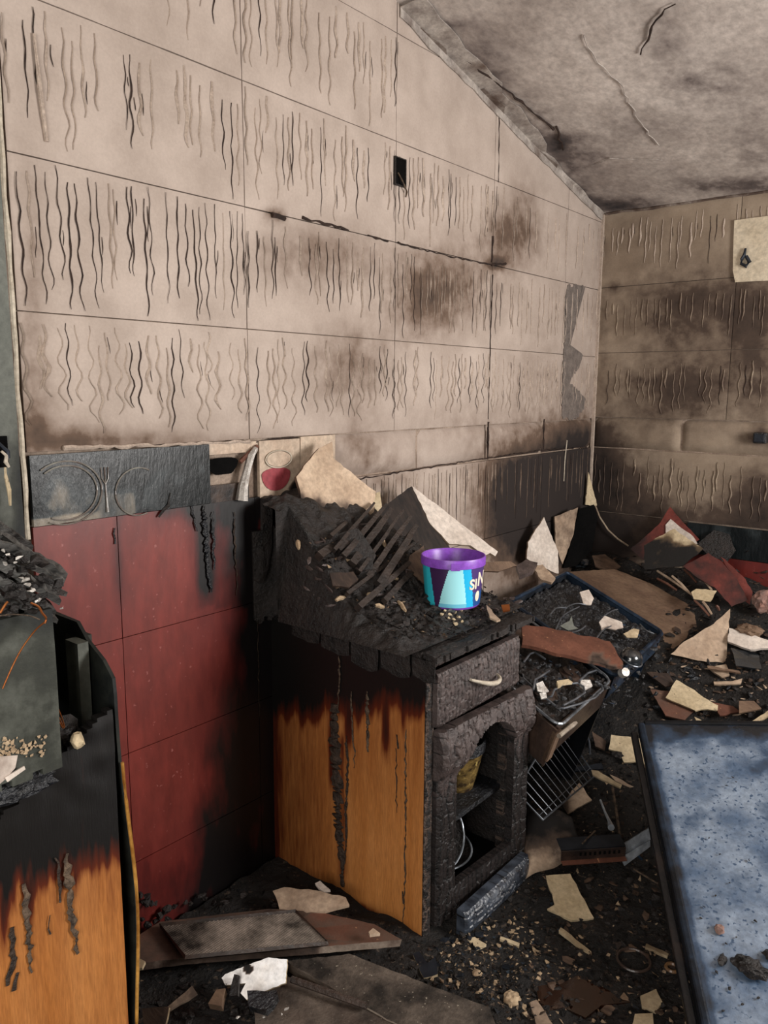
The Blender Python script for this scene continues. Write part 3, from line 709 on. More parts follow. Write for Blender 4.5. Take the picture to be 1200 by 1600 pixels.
def charpanel(name, y0, y1, z0, z1, x, thick, f, parent, mat='char_grey', res=.0035, keep=None, bulge=0, label=None, skew=0):
    o = grid_panel(name, (x, y0, z0), (skew, y1-y0, 0), (0,0,z1-z0), (1,0,0), max(4,int((y1-y0)/res)), max(4,int((z1-z0)/res)), thick, mat, parent, soot=crackdark(f, .005),
                      h=lambda u,v,p: f(p.y, p.z) + bulge*math.sin(math.pi*u)*math.sin(math.pi*v) - .006*max(0,1-min(u,1-u)*(y1-y0)/.008) - .005*max(0,1-min(v,1-v)*(z1-z0)/.008), keep=keep)
    if label: o['label'] = label
    return o
charpanel('stile', Y0-.001, Y0+.035, .0, ZT-.03, X1-.016, .007, alligator(.03,.05,.004,1.1), cb, 'char')
charpanel('stile', Y1-.035, Y1+.002, .0, ZT-.03, X1-.022, .03, alligator(.03,.05,.004,2.1), cb, 'char')
charpanel('top_rail', Y0+.036, Y1-.036, .840, ZT-.022, X1-.02, .02, alligator(.028,.045,.005,4.4), cb)
dr = charpanel('drawer', Y0+.02, Y1-.015, .672, .832, X1+.004, .022, al, cb, bulge=.012, label='charred drawer front cracked into small blocks')
for s_ in (Y0+.05, Y1-.05): aabb('drawer_side', (.15, s_-.006, .68), (X1-.019, s_+.006, .80), 'black', cb)
ha = on(742, 1064, 'x', X1+.035); hb = on(783, 1056, 'x', X1+.035)
mb = MB(); N = 14; pts = []
for i in range(N+1):
    t = i/N; pts.append(ha.lerp(hb, t) + Vector((.022*math.sin(math.pi*t)**.7 - .012*(abs(2*t-1)**4), 0, -.010*math.sin(math.pi*t))))
mb.tube(pts, [.004+.0035*math.sin(math.pi*i/N) for i in range(N+1)], 10)
mb.tube([pts[0], pts[0]+Vector((-.028,0,.002))], .004, 8); mb.tube([pts[-1], pts[-1]+Vector((-.028,0,.002))], .004, 8)
hh = mk('handle', mb.v, mb.f, 'bead', dr, sm=True); hh['label'] = 'pale bowed drawer handle'
# door frame, warped a little outwards, its panel burnt through leaving an arch
DY0, DY1, DZ0, DZ1 = Y0+.03, Y1+.02, .045, .655
def arch(u, v):
    y = u; 
    c = (y-.5)/.34
    top = .905 - .16*abs(c)**2.6 - .02*math.sin(9*u)
    return not (.17 < u < .81 and .155 < v < top)
dk = lambda u, v: arch(u, v)
def doorh(u, v, p):
    base = al3(p.y, p.z) if (v > .76) else al2(p.y, p.z)*.7
    frame = -.004 if (.17 < u < .81) else 0
    round_ = .016*smooth(.74, .82, v)*math.sin(math.pi*min(1, max(0, (v-.72)/.28)))
    e = min(u, 1-u)*(DY1-DY0)
    return base + round_ + .010*math.sin(6*math.pi*u*0.5)**2*(.15) - .008*max(0, 1-e/.010) + .004*math.sin(u*60)*(u < .17 or u > .81)
dp = grid_panel('door', (X1+.004, DY0, DZ0), (.028, DY1-DY0, 0), (0,0,DZ1-DZ0), (1,0,0), 140, 190, .022, 'char_grey', cb, h=doorh, keep=dk, soot=lambda p: min(1, max(0, 1-(al3 if p.z > .52 else al2)(p.y,p.z)/.0045) + .45*smooth(.52,.40,p.z)))
dp['label'] = 'charred door frame with an arched opening burnt through it'
# bottom rail, fallen outward, wet and shiny
charpanel('bottom_rail', Y0+.08, Y1-.03, .015, .095, X1+.075, .03, alligator(.045,.020,.006,9.9), cb, 'char_rail', bulge=.018, label='wet shiny charred bottom rail')
aabb('shelf', (.02, Y0+.02, .292), (X1-.04, Y1-.02, .309), 'char_wet', cb)
# melted drips on the orange panel
drip('melted_drip', [(522,1100),(524,1180),(527,1240),(528,1290),(533,1330),(535,1385)], Y0-.003, .024, 'drip', cb, 21, 'y')
drip('melted_drip', [(541,1150),(543,1200),(540,1260),(541,1310),(538,1350)], Y0-.004, .006, 'drip', cb, 22, 'y')
drip('melted_drip', [(531,990),(530,1060),(528,1110)], Y0-.004, .005, 'drip_pale', cb, 23, 'y')
drip('melted_drip', [(548,1080),(550,1140),(554,1180),(553,1200)], Y0-.003, .004, 'drip_pale', cb, 24, 'y')
drip('melted_drip', [(573,1080),(574,1130),(575,1175)], Y0-.003, .009, 'drip_pale', cb, 25, 'y')
drip('melted_drip', [(620,1148),(622,1170)], Y0-.003, .005, 'drip', cb, 26, 'y')
drip('melted_drip', [(634,1140),(633,1200),(634,1280),(632,1400),(628,1460)], Y0-.003, .0035, 'drip_pale', cb, 27, 'y')
drip('melted_drip', [(620,1170),(619,1220),(620,1270)], Y0-.003, .0025, 'drip', cb, 28, 'y')
drip('melted_drip', [(629,1393),(630,1412)], Y0-.003, .004, 'drip', cb, 29, 'y')
# worktop: a warped charred slab whose front edge sags
wt = grid_panel('worktop', (-.0, Y0-.03, ZT-.012), (X1+.035, 0, 0), (0, Y1-Y0+.07, 0), (0,0,1), 90, 70, .022, 'char', None,
                h=lambda u,v,p: .006*nz(p,9)+alligator(.03,.05,.004,6.6)(p.x,p.y)-.006, keep=lambda u,v: v > .05+.045*noise.noise(Vector((u*14,0,2))) and u < .985+.015*noise.noise(Vector((v*20,3,0))))
tag(wt, 'burnt worktop slab lying on the orange sided cabinet, ragged along its edge', 'worktop')
# charred flaps of edge veneer peeling along the top of the side
for k, (u0, u1, d) in enumerate(((500,545,38),(548,590,52),(594,640,46),(644,680,42),(455,498,30))):
    a_ = on(u0, 985 + (u0-500)*.16, 'y', Y0-.012); b2 = on(u1, 985 + (u1-500)*.16, 'y', Y0-.014)
    a_.z = b2.z = ZT-.028
    slab('veneer_flap', [a_, b2, b2 + Vector((-.002,.004,-d*.0014)), b2.lerp(a_,.4)+Vector((0,.004,-d*.0016)), a_ + Vector((.002,.003,-d*.0013))], (0,-1,0), .003, 'char', parent=cb, seed=k, rough=.003)

# ---- inside the cabinet
pt = thing('glazed_pot', 'gold patterned pot with a black rim standing on the cabinet shelf', 'pot', (.515, 2.035, .309))
lathe('pot_body', (.515,2.035,.309), [(.0,.0),(.052,.0),(.066,.05),(.078,.105),(.084,.13),(.078,.13),(.07,.09),(.05,.012),(0,.012)], 'gold_pot', pt)
lathe('pot_rim', (.515,2.035,.309), [(.0845,.1305),(.090,.135),(.092,.165),(.086,.170),(.080,.150),(.079,.1305)], 'char_wet', pt)
def pan(name, label, c, r, axis, mat='metal_dark', d=.05):
    t = thing(name, label, 'dish', c)
    lathe('bowl', c, [(0,0),(r*.55,0),(r*.9,d*.6),(r,d),(r*.975,d),(r*.87,d*.66),(r*.53,.006),(0,.006)], mat, t, axis=axis)
    mb = MB(); az = Vector(axis).normalized(); ax = az.cross(Vector((.3,1,.1))).normalized(); ay = az.cross(ax); cc = Vector(c)+az*d
    mb.tube([cc+(ax*math.cos(q)+ay*math.sin(q))*r for q in [2*math.pi*i/40 for i in range(40)]], .0035, 6, closed=True); mb.build('rolled_rim', 'metal', t)
pan('oven_dish', 'large dark round pan leaning on its edge in the bottom of the cabinet', (.47,1.92,.165), .118, (.80,-.30,.45), 'char')
pan('oven_dish', 'flat steel pan lying under the leaning round pan in the cabinet', (.47,1.96,.080), .13, (0.08,0,1), 'char', .03)

# ---------------------------------------------------------------- the heap on the worktop
def topz(x, y):
    # higher toward the wall and toward the left of the cabinet
    return ZT + .002 + .235*smooth(.46, .04, x)*smooth(2.35, 1.9, y) + .10*smooth(.5, .1, x) + .035*smooth(.62,.45,x) + .024*noise.noise(Vector((x*14, y*14, 1))) + .016*abs(noise.noise(Vector((x*26, y*26, 8)))) + .012*noise.noise(Vector((x*40, y*40, 1)))
nx, ny = 150, 150; vs = []; fs = []
for j in range(ny+1):
    for i in range(nx+1):
        x = .004 + .62*i/nx; y = 1.60 + .66*j/ny
        e = min((.624-x)/.05, (y-1.60)/.05 if x > .12 else 1, 1, (2.26-y)/.05)
        z = topz(x, y) if e > 0 else ZT
        z = ZT - .005 + (z-ZT+.005)*max(0, e) if x > .06 or y > 1.64 else z - .25*smooth(1.70, 1.60, y)
        vs.append(Vector((x, y, z)))
for j in range(ny):
    for i in range(nx): a = j*(nx+1)+i; fs.append((a, a+1, a+nx+2, a+nx+1))
tag(mk('charcoal_heap', vs, fs, 'char'), 'mound of crumbled charcoal piled on the cabinet worktop against the wall', 'charcoal', kind='stuff')
# dark melted mass hanging down the wall left of the cabinet
grid_panel('melted_sheet', (.012, 1.60, .84), (.07, .14, 0), (0,0,.36), (.9,-.45,0), 24, 50, .012, 'char', None,
    h=lambda u,v,p: .018*nz(p,13), sm=False, keep=lambda u,v: v > .12+.16*noise.noise(Vector((u*5+2,0,1))) and v < .93+.1*noise.noise(Vector((u*4,5,1))))
tag(bpy.context.scene.objects['melted_sheet'], 'crusted black sheet hanging from the heap at the left end of the cabinet', 'burnt sheet')

def on_top(u, v, lift=0):
    d = ray(u, v); t = 1.2
    while t < 5:
        p = CAM + d*t
        if p.z < topz(p.x, p.y)+lift or p.x < .02: return p
        t += .006
    return p
# fan of charred slats
SL = [((520,872),(585,786)),((536,880),(602,790)),((548,893),(612,795)),((560,905),(628,800)),((575,912),(640,808)),((590,925),(650,822)),((540,940),(652,846)),((560,960),(648,872)),((528,868),(590,800)),((515,850),(560,800)),((600,950),(655,880)),((498,880),(545,838))]
ORD = ['third', 'fourth', 'fifth', 'sixth', 'seventh', 'eighth and upper right', 'long low crossing', 'lowest crossing', 'second', 'short topmost', 'lowest right', 'first and leftmost']
for k, (a_, b2) in enumerate(SL):
    A = on_top(*a_) + Vector((0,0,.02)); B = on(b2[0], b2[1], 'x', max(.05, A.x-.10)) 
    d = (B-A); n = Vector((.75,-.3,.6)).normalized(); sv = d.cross(n).normalized()*(.006+.003*(k % 3)); W = n*(.012+.006*(k % 2))
    mb = MB(); seg = 7
    prev = None; rr = random.Random(k)
    vs = []; fs = []
    for i in range(seg+1):
        c = A + d*(i/seg) + Vector((rr.uniform(-.003,.003),)*3); q = 1 - .4*(i/seg)**3
        vs += [c-sv*q-W*q, c+sv*q-W*q, c+sv*q+W*q, c-sv*q+W*q]
        if i:
            o_ = (i-1)*4
            for m_ in range(4): fs.append((o_+m_, o_+(m_+1)%4, o_+4+(m_+1)%4, o_+4+m_))
    fs += [(0,1,2,3), (seg*4+3, seg*4+2, seg*4+1, seg*4)]
    tag(mk('charred_stick', vs, fs, 'char', soot=.1), ORD[k] + ' charred slat of the fan left of the purple tub', 'slat', 'charred slats fanned on the worktop')

def shard(name, label, pts, P, n, mat, side=None, thick=.009, cat='tile shard', soot=None, seed=0, bend=0, group=None, rough=.0025):
    o = slab(name, [onp(u, v, P, n) for u, v in pts], n, thick, mat, side, soot=soot, seed=seed+3, bend=bend, rough=rough)
    return tag(o, label, cat, group)
# leaning pieces behind the worktop
def s_big(p):
    u, v = px(p); e = 765 + (u-465)*.30 + 14*nz(p, 18)
    return smooth(e-6, e+20, v)
P0 = on(470, 760, 'x', .10)
o = grid_panel('tile_shard', (0,0,0), (1,0,0), (0,1,0), (0,0,1), 1, 1, .01, 'beige') ; bpy.data.objects.remove(o)
def fine_shard(name, label, poly, P, n, mat, side, thick, cat, soot, step=9, group=None):
    """leaning shard with a fine inner grid so that soot edges can follow its face"""
    xs = [p[0] for p in poly]; ys = [p[1] for p in poly]
    def inside(x, y):
        c = False; j = len(poly)-1
        for i in range(len(poly)):
            if (poly[i][1] > y) != (poly[j][1] > y) and x < (poly[j][0]-poly[i][0])*(y-poly[i][1])/(poly[j][1]-poly[i][1])+poly[i][0]: c = not c
            j = i
        return c
    bm = bmesh.new(); pts = rough_poly([Vector((a, b, 0)) for a, b in poly], step, step*.12, 5)
    vv = [bm.verts.new(p) for p in pts]; f = bm.faces.new(vv)
    for ax in (0, 1):
        lo, hi = (min(xs), max(xs)) if ax == 0 else (min(ys), max(ys)); q = lo + step
        while q < hi:
            co = Vector((q,0,0)) if ax == 0 else Vector((0,q,0)); no = Vector((1,0,0)) if ax == 0 else Vector((0,1,0))
            bmesh.ops.bisect_plane(bm, geom=bm.verts[:]+bm.edges[:]+bm.faces[:], plane_co=co, plane_no=no); q += step
    n = Vector(n).normalized(); nf = len(bm.faces)
    r = bmesh.ops.extrude_face_region(bm, geom=bm.faces[:]); moved = {g for g in r['geom'] if isinstance(g, bmesh.types.BMVert)}
    bm.verts.index_update(); bm.faces.index_update()
    V = [onp(v.co.x, v.co.y, P, n) - (n*thick if v not in moved else Vector()) + n*.0012*nz((v.co.x*.05, v.co.y*.05, 0), 1) for v in bm.verts]
    F = [tuple(v.index for v in fc.verts) for fc in bm.faces]
    mi = [0 if all(v in moved for v in fc.verts) else 1 for fc in bm.faces]; bm.free()
    return tag(mk(name, V, F, mat, None, soot=soot, mats=[side], mi=mi), label, cat, group)
fine_shard('tile_shard', 'large beige broken tile leaning on the wall above the charcoal heap, its lower half blackened',
    [(463,745),(480,722),(499,700),(519,690),(521,716),(587,768),(583,806),(560,797),(540,812),(510,830),(478,835),(470,775)], P0, (.93,-.12,.33), 'beige', 'brown_board', .011, 'tile shard', s_big, 7)
shard('foam_lump', 'crumbly cream lump stuck on the low corner of the large beige tile', [(560,792),(575,788),(584,795),(582,810),(570,803)], on(572,800,'x',.155), (.9,-.3,.3), 'mortar', thick=.02, cat='foam lump')
shard('cream_splinter', 'cream splinter standing between the beige tile and the charred slats', [(588,770),(594,768),(597,795),(588,805),(584,785)], on(590,790,'x',.12), (.9,-.3,.3), 'cream', thick=.012, cat='splinter')
PW = on(700, 830, 'x', .22)
shard('tile_shard', 'long white triangular tile shard leaning on the wall behind the purple tub', [(644,759),(778,862),(774,869),(766,864),(758,868),(735,852),(702,850),(690,836),(672,818)], PW, (.80,-.18,.57), 'white_shard', 'beige', .012, seed=4)
shard('board_and_shade', 'dark sheet for the shadow and back of the white shard, left of the purple tub', [(588,800),(643,760),(672,820),(700,850),(712,880),(662,905),(600,880)], on(660,850,'x',.20), (.85,-.2,.5), 'brown_board', soot=.75, thick=.01, cat='board')  # added dark sheet where the white shard's shadow and back show
shard('board_and_shade', 'plum brown board end beside the left side of the purple tub', [(640,868),(662,852),(672,905),(700,930),(655,905),(636,892)], on(655,890,'x',.36), (.75,-.35,.6), 'brown_board', soot=.25, thick=.01, cat='board')
shard('board_and_shade', 'narrow brown strip lying behind the right side of the purple tub', [(752,878),(798,877),(808,884),(780,893),(752,893)], on(780,885,'x',.33), (.75,-.45,.6), 'brown_board', soot=.05, thick=.012, cat='board')
shard('splinter', 'short brown splinter on the low end of the white shard', [(713,836),(720,838),(741,850),(716,848)], on(727,845,'x',.235), (.8,-.2,.5), 'brown_board', thick=.006, cat='splinter')
shard('tile_shard', 'pointed whitish tile shard leaning on the wall past the worktop', [(850,808),(872,862),(873,897),(846,886),(823,873),(825,847)], on(850,860,'x',.10), (.93,-.25,.2), 'white_shard', 'beige', .01, soot=.03, seed=6)
shard('brown_tile', 'tall brown tile piece propped near the corner of the walls', [(903,793),(896,835),(879,882),(868,852),(867,807)], on(885,850,'x',.06), (.95,-.25,.1), 'beige', soot=.28, seed=7)
shard('char_curtain', 'black burnt cloth hanging in the corner of the walls', [(905,795),(928,788),(934,810),(925,860),(900,885),(880,888),(895,840)], on(910,840,'x',.07), (.8,-.6,.1), 'black', thick=.01, cat='cloth')
shard('charred_board', 'dark charred board standing in the middle of the worktop heap', [(508,838),(560,826),(588,868),(575,905),(515,900),(500,868)], on(540,870,'x',.27), (.7,-.55,.5), 'char', thick=.014, cat='board')
shard('charred_board', 'charred brown fragment lying below the upright board on the heap', [(515,895),(552,893),(560,905),(545,918),(520,915)], on(535,905,'x',.36), (.6,-.4,.7), 'brown_board', soot=.5, thick=.01, cat='board')
shard('charred_board', 'hollow charred crust hanging over the left end of the worktop', [(487,945),(520,950),(545,962),(548,985),(525,990),(505,975)], on(520,970,'y',1.65), (.2,-.9,.3), 'char_grey', soot=.5, thick=.02, cat='crust')
# small pale bits on the heap
bits = [((540,852),(550,868),'upright'),((600,905),(625,918),'a'),((575,925),(590,918),'b'),((587,948),(601,950),'c'),((583,966),(610,970),'d'),((605,948),(630,965),'e')]
for k, (a_, b2, _) in enumerate(((( 596,842),(603,856),0),((600,897),(622,905),0),((574,932),(582,926),0),((586,946),(600,949),0),((633,846),(640,852),0),((465,845),(467,858),0),((622,940),(634,955),0),((525,938),(540,932),0))):
    A = on_top(*a_, .006); B = on_top(*b2, .006); 
    if (B-A).length > .08: B = A + (B-A).normalized()*.06
    mb = MB(); d = (B-A)/3; mb.tube([A, A+d+Vector((0,0,.003)), B-d, B], [.005,.0075,.007,.004], 5)
    tag(mb.build('wood_chip', 'mortar'), 'small pale burnt wood chip lying on the charcoal heap left of the purple tub', 'wood chip', 'pale chips on the heap')

# rubble on the worktop, around the tub
def scatter(name, label, cat, group, spots, size, mat, zf, protoN=5, squash=(1,.8,.5), seed=0, soot=None, keep=999):
    rr = random.Random(seed); protos = []
    if len(spots) > keep:                                  # the rest, too small to pick apart, as one object
        mb = MB()
        for i, (u, v) in enumerate(spots[keep:]):
            vs, fs = hull((0,0,0), size*rr.uniform(.5, 1.0), seed*77+i, 11, squash); rot = Matrix.Rotation(rr.uniform(0,6.3), 3, 'Z') @ Matrix.Rotation(rr.uniform(-.5,.5), 3, 'X')
            p = zf(u, v); mb.add([rot @ q + p + Vector((0,0,size*.2)) for q in vs], fs)
        tag(mb.build(name.rsplit('_', 1)[0] + '_bits', mat, soot=soot), 'loose small pieces of ' + group, cat, kind='stuff')
        spots = spots[:keep]
    for i in range(protoN):
        v, f = hull((0,0,0), 1.0, seed*31+i, 12, squash); me = bpy.data.meshes.new(name); me.from_pydata(v, [], f); me.materials.append(M[mat])
        if soot is not None: me.attributes.new('soot', 'FLOAT', 'POINT').data.foreach_set('value', [soot]*len(v))
        protos.append(me)
    for i, (u, v) in enumerate(spots):
        p = zf(u, v); o = bpy.data.objects.new(name, protos[i % protoN]); COL.objects.link(o)
        s = size*rr.uniform(.65, 1.35); o.scale = (s, s, s); o.rotation_euler = (rr.uniform(-.4,.4), rr.uniform(-.4,.4), rr.uniform(0, 6.3)); o.location = p + Vector((0,0,s*.25))
        tag(o, label, cat, group)
rr = random.Random(11)
spots = [(rr.uniform(690,820), rr.uniform(905,985)) for _ in range(46)]; spots = [s for s in spots if s[1] < 1000-(s[0]-690)*.35 and not (650 < s[0] < 755 and s[1] < 950)]
spots = [q for q in spots if on_top(*q).y < 2.24 and on_top(*q).x > .05 and on_top(*q).x < .64]
scatter('charcoal_chunk', 'flat grey charcoal flake on the worktop around the purple tub', 'charcoal', 'charcoal flakes beside the tub', spots, .014, 'char_grey', on_top, seed=2, squash=(1,.6,.25), soot=None)
spots = [(695,955),(703,962),(712,958),(708,970),(716,965),(700,968),(722,972),(712,976),(690,961),(719,955)]
scatter('plaster_crumb', 'pale plaster crumb in the little pile in front of the purple tub', 'plaster crumb', 'plaster crumbs in front of the tub', spots, .009, 'cream', on_top, seed=3, squash=(1,.9,.7))
spots = [(rr.uniform(470,690), rr.uniform(860,985)) for _ in range(120)]; spots = [s for s in spots if s[1] < 1000-(690-s[0])*.12]
spots = [q for q in spots if 1.66 < on_top(*q).y < 2.22 and .05 < on_top(*q).x < .64]
scatter('charcoal_lump', 'black charcoal lump in the crust on the worktop left of the purple tub', 'charcoal', 'charcoal lumps on the heap', spots, .018, 'char', on_top, seed=4, squash=(1,.8,.6), keep=40)
spots = [(rr.uniform(460,640), rr.uniform(820,960)) for _ in range(40)]
scatter('charcoal_splinter', 'long charcoal splinter poking from the heap on the worktop', 'charcoal', 'charcoal splinters on the heap', spots, .028, 'char_grey', on_top, seed=5, squash=(1,.22,.2))
o = shard('tile_chip', 'curved beige chip near the front right of the worktop', [(760,945),(775,962),(782,968),(776,970),(765,965)], on(772,960,'z',ZT+.02), (0,-.2,1), 'beige', thick=.006, seed=2)
o = shard('copper_scrap', 'small orange coppery scrap near the right end of the worktop', [(783,945),(796,944),(797,953),(786,955)], on(790,950,'z',ZT+.03), (.3,-.4,1), 'copper', thick=.006, cat='scrap')

# ---------------------------------------------------------------- purple tub
bc = on(707, 940, 'z', ZT+.035); bc.z = ZT+.03
D = on(707, 862, 'x', bc.x)
tub = thing('plastic_tub', 'purple plastic tub with a turquoise and dark printed label on the burnt worktop', 'tub', bc)
hT = .158; rb, rt = .086, .0995
lathe('tub_body', bc, [(0,.002),(rb-.004,.0),(rb,.004),(rt-.001,hT-.002),(rt+.001,hT),(rt-.002,hT+.001),(rt-.004,hT-.004),(rb-.006,.008),(0,.006)], 'purple', tub, n=72)
lathe('rim', bc, [(rt+.0005,hT-.023),(rt+.0035,hT-.024),(rt+.004,hT-.002),(rt+.0025,hT+.0035),(rt-.001,hT+.0035),(rt-.0015,hT-.004)], 'purple', tub, n=72)
toc = math.atan2(CAM.y-bc.y, CAM.x-bc.x)                 # direction facing the photographer
def labcol(a, z):
    # a: degrees from the middle of the visible side (positive to the right), z 0..1
    purple = lin('#3a2148'); teal = lin('#2fb4c6'); cyan = lin('#a8ecf4'); blue = lin('#22b4e6'); deep = lin('#1d4f90'); dark2 = lin('#4a3570')
    if a < -60 - 0*z: return tuple(x*.8 for x in teal[:3]) + (1,)
    if a < -48 + (1-z)*10: return teal
    edge = -30 + z*22                                # left limit of the pale beam
    if a < edge: return purple
    redge = 30 - z*12
    if a < redge: return cyan if not (z < .1) else lin('#6fc3dd')
    if a < redge + 17: return blue
    return dark2 if z > .35 else deep
nu, nv = 150, 30; vs = []; fs = []; cs = []
for j in range(nv+1):
    z = j/nv; zz = .008 + z*(hT-.034); r = rb + (rt-rb)*zz/hT + .0012
    for i in range(nu+1):
        a = -115 + 230*i/nu; t = toc + math.radians(a); vs.append(bc + Vector((r*math.cos(t), r*math.sin(t), zz)))
for j in range(nv):
    for i in range(nu):
        k = j*(nu+1)+i; fs.append((k, k+1, k+nu+2, k+nu+1)); cs.append(labcol(-115+230*(i+.5)/nu, (j+.5)/nv))
lb = mk('label', vs, fs, 'label', tub, sm=True, color=cs); lb['label'] = 'printed paper label with light beams'
def wrap_text(txt, a0, z0, size):
    cu = bpy.data.curves.new('t', 'FONT'); cu.body = txt; cu.size = size; cu.extrude = .0004; cu.offset = .0012
    ob = bpy.data.objects.new('t', cu); COL.objects.link(ob); dg = bpy.context.evaluated_depsgraph_get(); me = ob.evaluated_get(dg).to_mesh()
    vs = []
    for v in me.vertices:
        zz = z0 + v.co.y; r = rb + (rt-rb)*zz/hT + .0022 + v.co.z
        t = toc + math.radians(a0) + v.co.x/r; vs.append(bc + Vector((r*math.cos(t), r*math.sin(t), zz)))
    fs = [tuple(p.vertices) for p in me.polygons]; bpy.data.objects.remove(ob)
    return mk('lettering', vs, fs, 'lettering', tub)
wrap_text('SI', 33, .066, .046); wrap_text('N', 53, .074, .062)
vs = []; 
for i in range(24):
    t = 2*math.pi*i/24; a = toc + math.radians(57) + .011*math.cos(t)/.09; zz = .040 + .017*math.sin(t); r = rb + (rt-rb)*zz/hT + .0024
    vs.append(bc + Vector((r*math.cos(a), r*math.sin(a), zz)))
mk('printed_badge', vs + [v + (v-bc).normalized()*.0005 for v in vs], [tuple(range(24)), tuple(range(24,48))] + [(i,(i+1)%24,24+(i+1)%24,24+i) for i in range(24)], 'lettering', tub)
a = toc + math.radians(4); c = bc + Vector(((rt+.0045)*math.cos(a), (rt+.0045)*math.sin(a), hT-.021)); tx = Vector((-math.sin(a), math.cos(a), 0))
box('tamper_tab', c - tx*.014 - Vector((0,0,.006)), tx*.028, Vector((0,0,.022)), Vector((math.cos(a),math.sin(a),0))*.0025, 'purple', tub, bevel=.001)

# ---------------------------------------------------------------- left cabinet at the picture's left edge
lc = thing('burnt_cabinet', 'cabinet at the left edge with orange lower door and burnt away black top', 'cabinet', (.35, .45, 0))
XF = .60
def lsoot(p):
    u, v = px(p)
    e = 1335 + (u-80)*(-.35) + 25*nz((u*.05,0,0),1)
    s = smooth(e+90, e-10, v + 30*nz((u*.12, v*.008, 2), 1))
    for c_, wd, e2 in ((20,9,1420),(48,8,1440),(98,8,1390),(118,7,1400),(5,8,1480)):
        s = max(s, .8*math.exp(-((u-c_)/wd)**2)*smooth(e2+60, e2-60, v))
    s = max(s, .24*smooth(e+260, e+40, v), .12)
    s = max(s, .35*smooth(193,203,u))
    return min(1, s)
DW = .742-.10
def ltop(u):   # ragged upper outline of the door, as a share of its height
    y = .10 + DW*u; 
    zt = .90 + .12*smooth(.50, .74, y) + .012*noise.noise(Vector((y*40,0,0)))
    return zt
grid_panel('door', (XF, .10, 0.0), (0, DW, 0), (0,0,1.04), (1,0,0), 120, 150, .02, 'orange', lc,
    h=lambda u,v,p: .004*nz(p,4)+.004*nz(p,25)*smooth(.75,1,v), soot=lsoot, keep=lambda u,v: v*1.04 < ltop(u), sm=True)['label'] = 'orange varnished door, charred at the top and dripping'
aabb('inner_side', (.02,.12,.0), (XF-.03,.135,1.2), 'black', lc)
aabb('back_board', (.012,.12,.0), (.022,.754,1.16), 'black', lc)
aabb('inner_shelf', (.03,.14,.92), (XF-.03,.752,.94), 'black', lc)
# far side panel, its front edge bowed outward
vs = []; fs = []; nzv = 40
for j in range(nzv+1):
    z = 1.165*j/nzv; bow = .020*math.exp(-((z-.60)/.22)**2)
    xe = .585 - .12*smooth(1.06, 1.165, z)**1.5
    for (x, dy) in ((.02, 0), (.3, 0), (xe, bow), (xe, bow+.007), (.3, .014), (.02, .014)): vs.append(Vector((x, .755+dy, z)))
for j in range(nzv):
    for k in range(6): a = j*6+k; b2 = j*6+(k+1)%6; fs.append((a, b2, b2+6, a+6))
fs += [(0,1,2,3,4,5), tuple(nzv*6+k for k in range(6))]
mk('side_panel', vs, fs, 'grey_green', lc, soot=.8, sm=False)
mb = MB(); mb.tube([Vector((.592, .759+.020*math.exp(-((z-.60)/.22)**2), z)) for z in [.15+.04*i for i in range(20)]], .0035, 6)
mb.build('edge_band', 'gold_edge', lc)['label'] = 'warped golden edge band'
a_ = on(115,1012,'x',.50); b2 = on(130,1150,'x',.50)
box('post', (.47, a_.y, b2.z-.04), (.045,0,0), (0,.022,0), (-.0,0,a_.z-b2.z+.05), 'grey_green', lc, soot=.18)
box('post', (.42, a_.y+.028, b2.z-.04), (.045,0,0), (0,.03,0), (-.0,0,a_.z-b2.z+.045), 'grey_green', lc, soot=.45)
# rough grey metal casing standing in the burnt top
cs_ = thing('metal_casing', 'sooty grey green metal casing standing on the burnt cabinet at the left edge', 'appliance', (.5,.40,1.0))
grid_panel('front_plate', (.625, .10, .965), (0, .527, 0), (0,0,.285), (1,0,0), 30, 26, .012, 'grey_green', cs_,
    h=lambda u,v,p: .005*nz(p,6), soot=lambda p: .48+.4*nz(p,7)+.5*smooth(.05,.0,abs(p.z-1.25)), keep=lambda u,v: v > .10*(1-u)+.05*noise.noise(Vector((u*20,1,0))))
aabb('side_plate', (.2,.615,.97), (.612,.625,1.24), 'grey_green', cs_, soot=.8)
mb = MB(); 
for k in range(60): 
    p = on(R.uniform(0,72), 1182-abs(R.gauss(0,16)), 'x', .628); mb.add(*hull(p, R.uniform(.002,.006), k+900, 9, (.5,1,1)))
mb.build('crusted_residue', 'mortar', cs_, kind='stuff')
# crumpled remains in the gap
def blob(name, label, cat, c, s, mat, seed, squash=(1,1,1), sub=3, amp=.35, freq=2.5):
    bm = bmesh.new(); bmesh.ops.create_icosphere(bm, subdivisions=sub, radius=1)
    vs = []
    for v in bm.verts:
        d = v.co.normalized(); k = 1 + amp*noise.noise(d*freq+Vector((seed,0,0))) + amp*.4*noise.noise(d*freq*3+Vector((seed,0,0)))
        vs.append(Vector(c) + Vector((d.x*s*squash[0]*k, d.y*s*squash[1]*k, d.z*s*squash[2]*k)))
    bm.verts.index_update(); fs = [tuple(v.index for v in f.verts) for f in bm.faces]; bm.free()
    return tag(mk(name, vs, fs, mat), label, cat)
blob('melted_bundle', 'crumpled black melted bundle in the burnt gap of the left cabinet', 'melted bundle', on(95,1165,'x',.56), .045, 'char', 3, (.6,1,1), 3, .6, 3)
blob('plaster_lump', 'small pale grey lump at the foot of the wooden post', 'plaster lump', on(121,1157,'x',.605), .012, 'cream', 4, (1,1,1.3), 2)
blob('melted_bundle', 'folded black sheet remains at the left edge above the orange door', 'melted bundle', on(30,1225,'x',.60), .035, 'char_wet', 6, (.5,1.8,.8), 3, .6, 3)
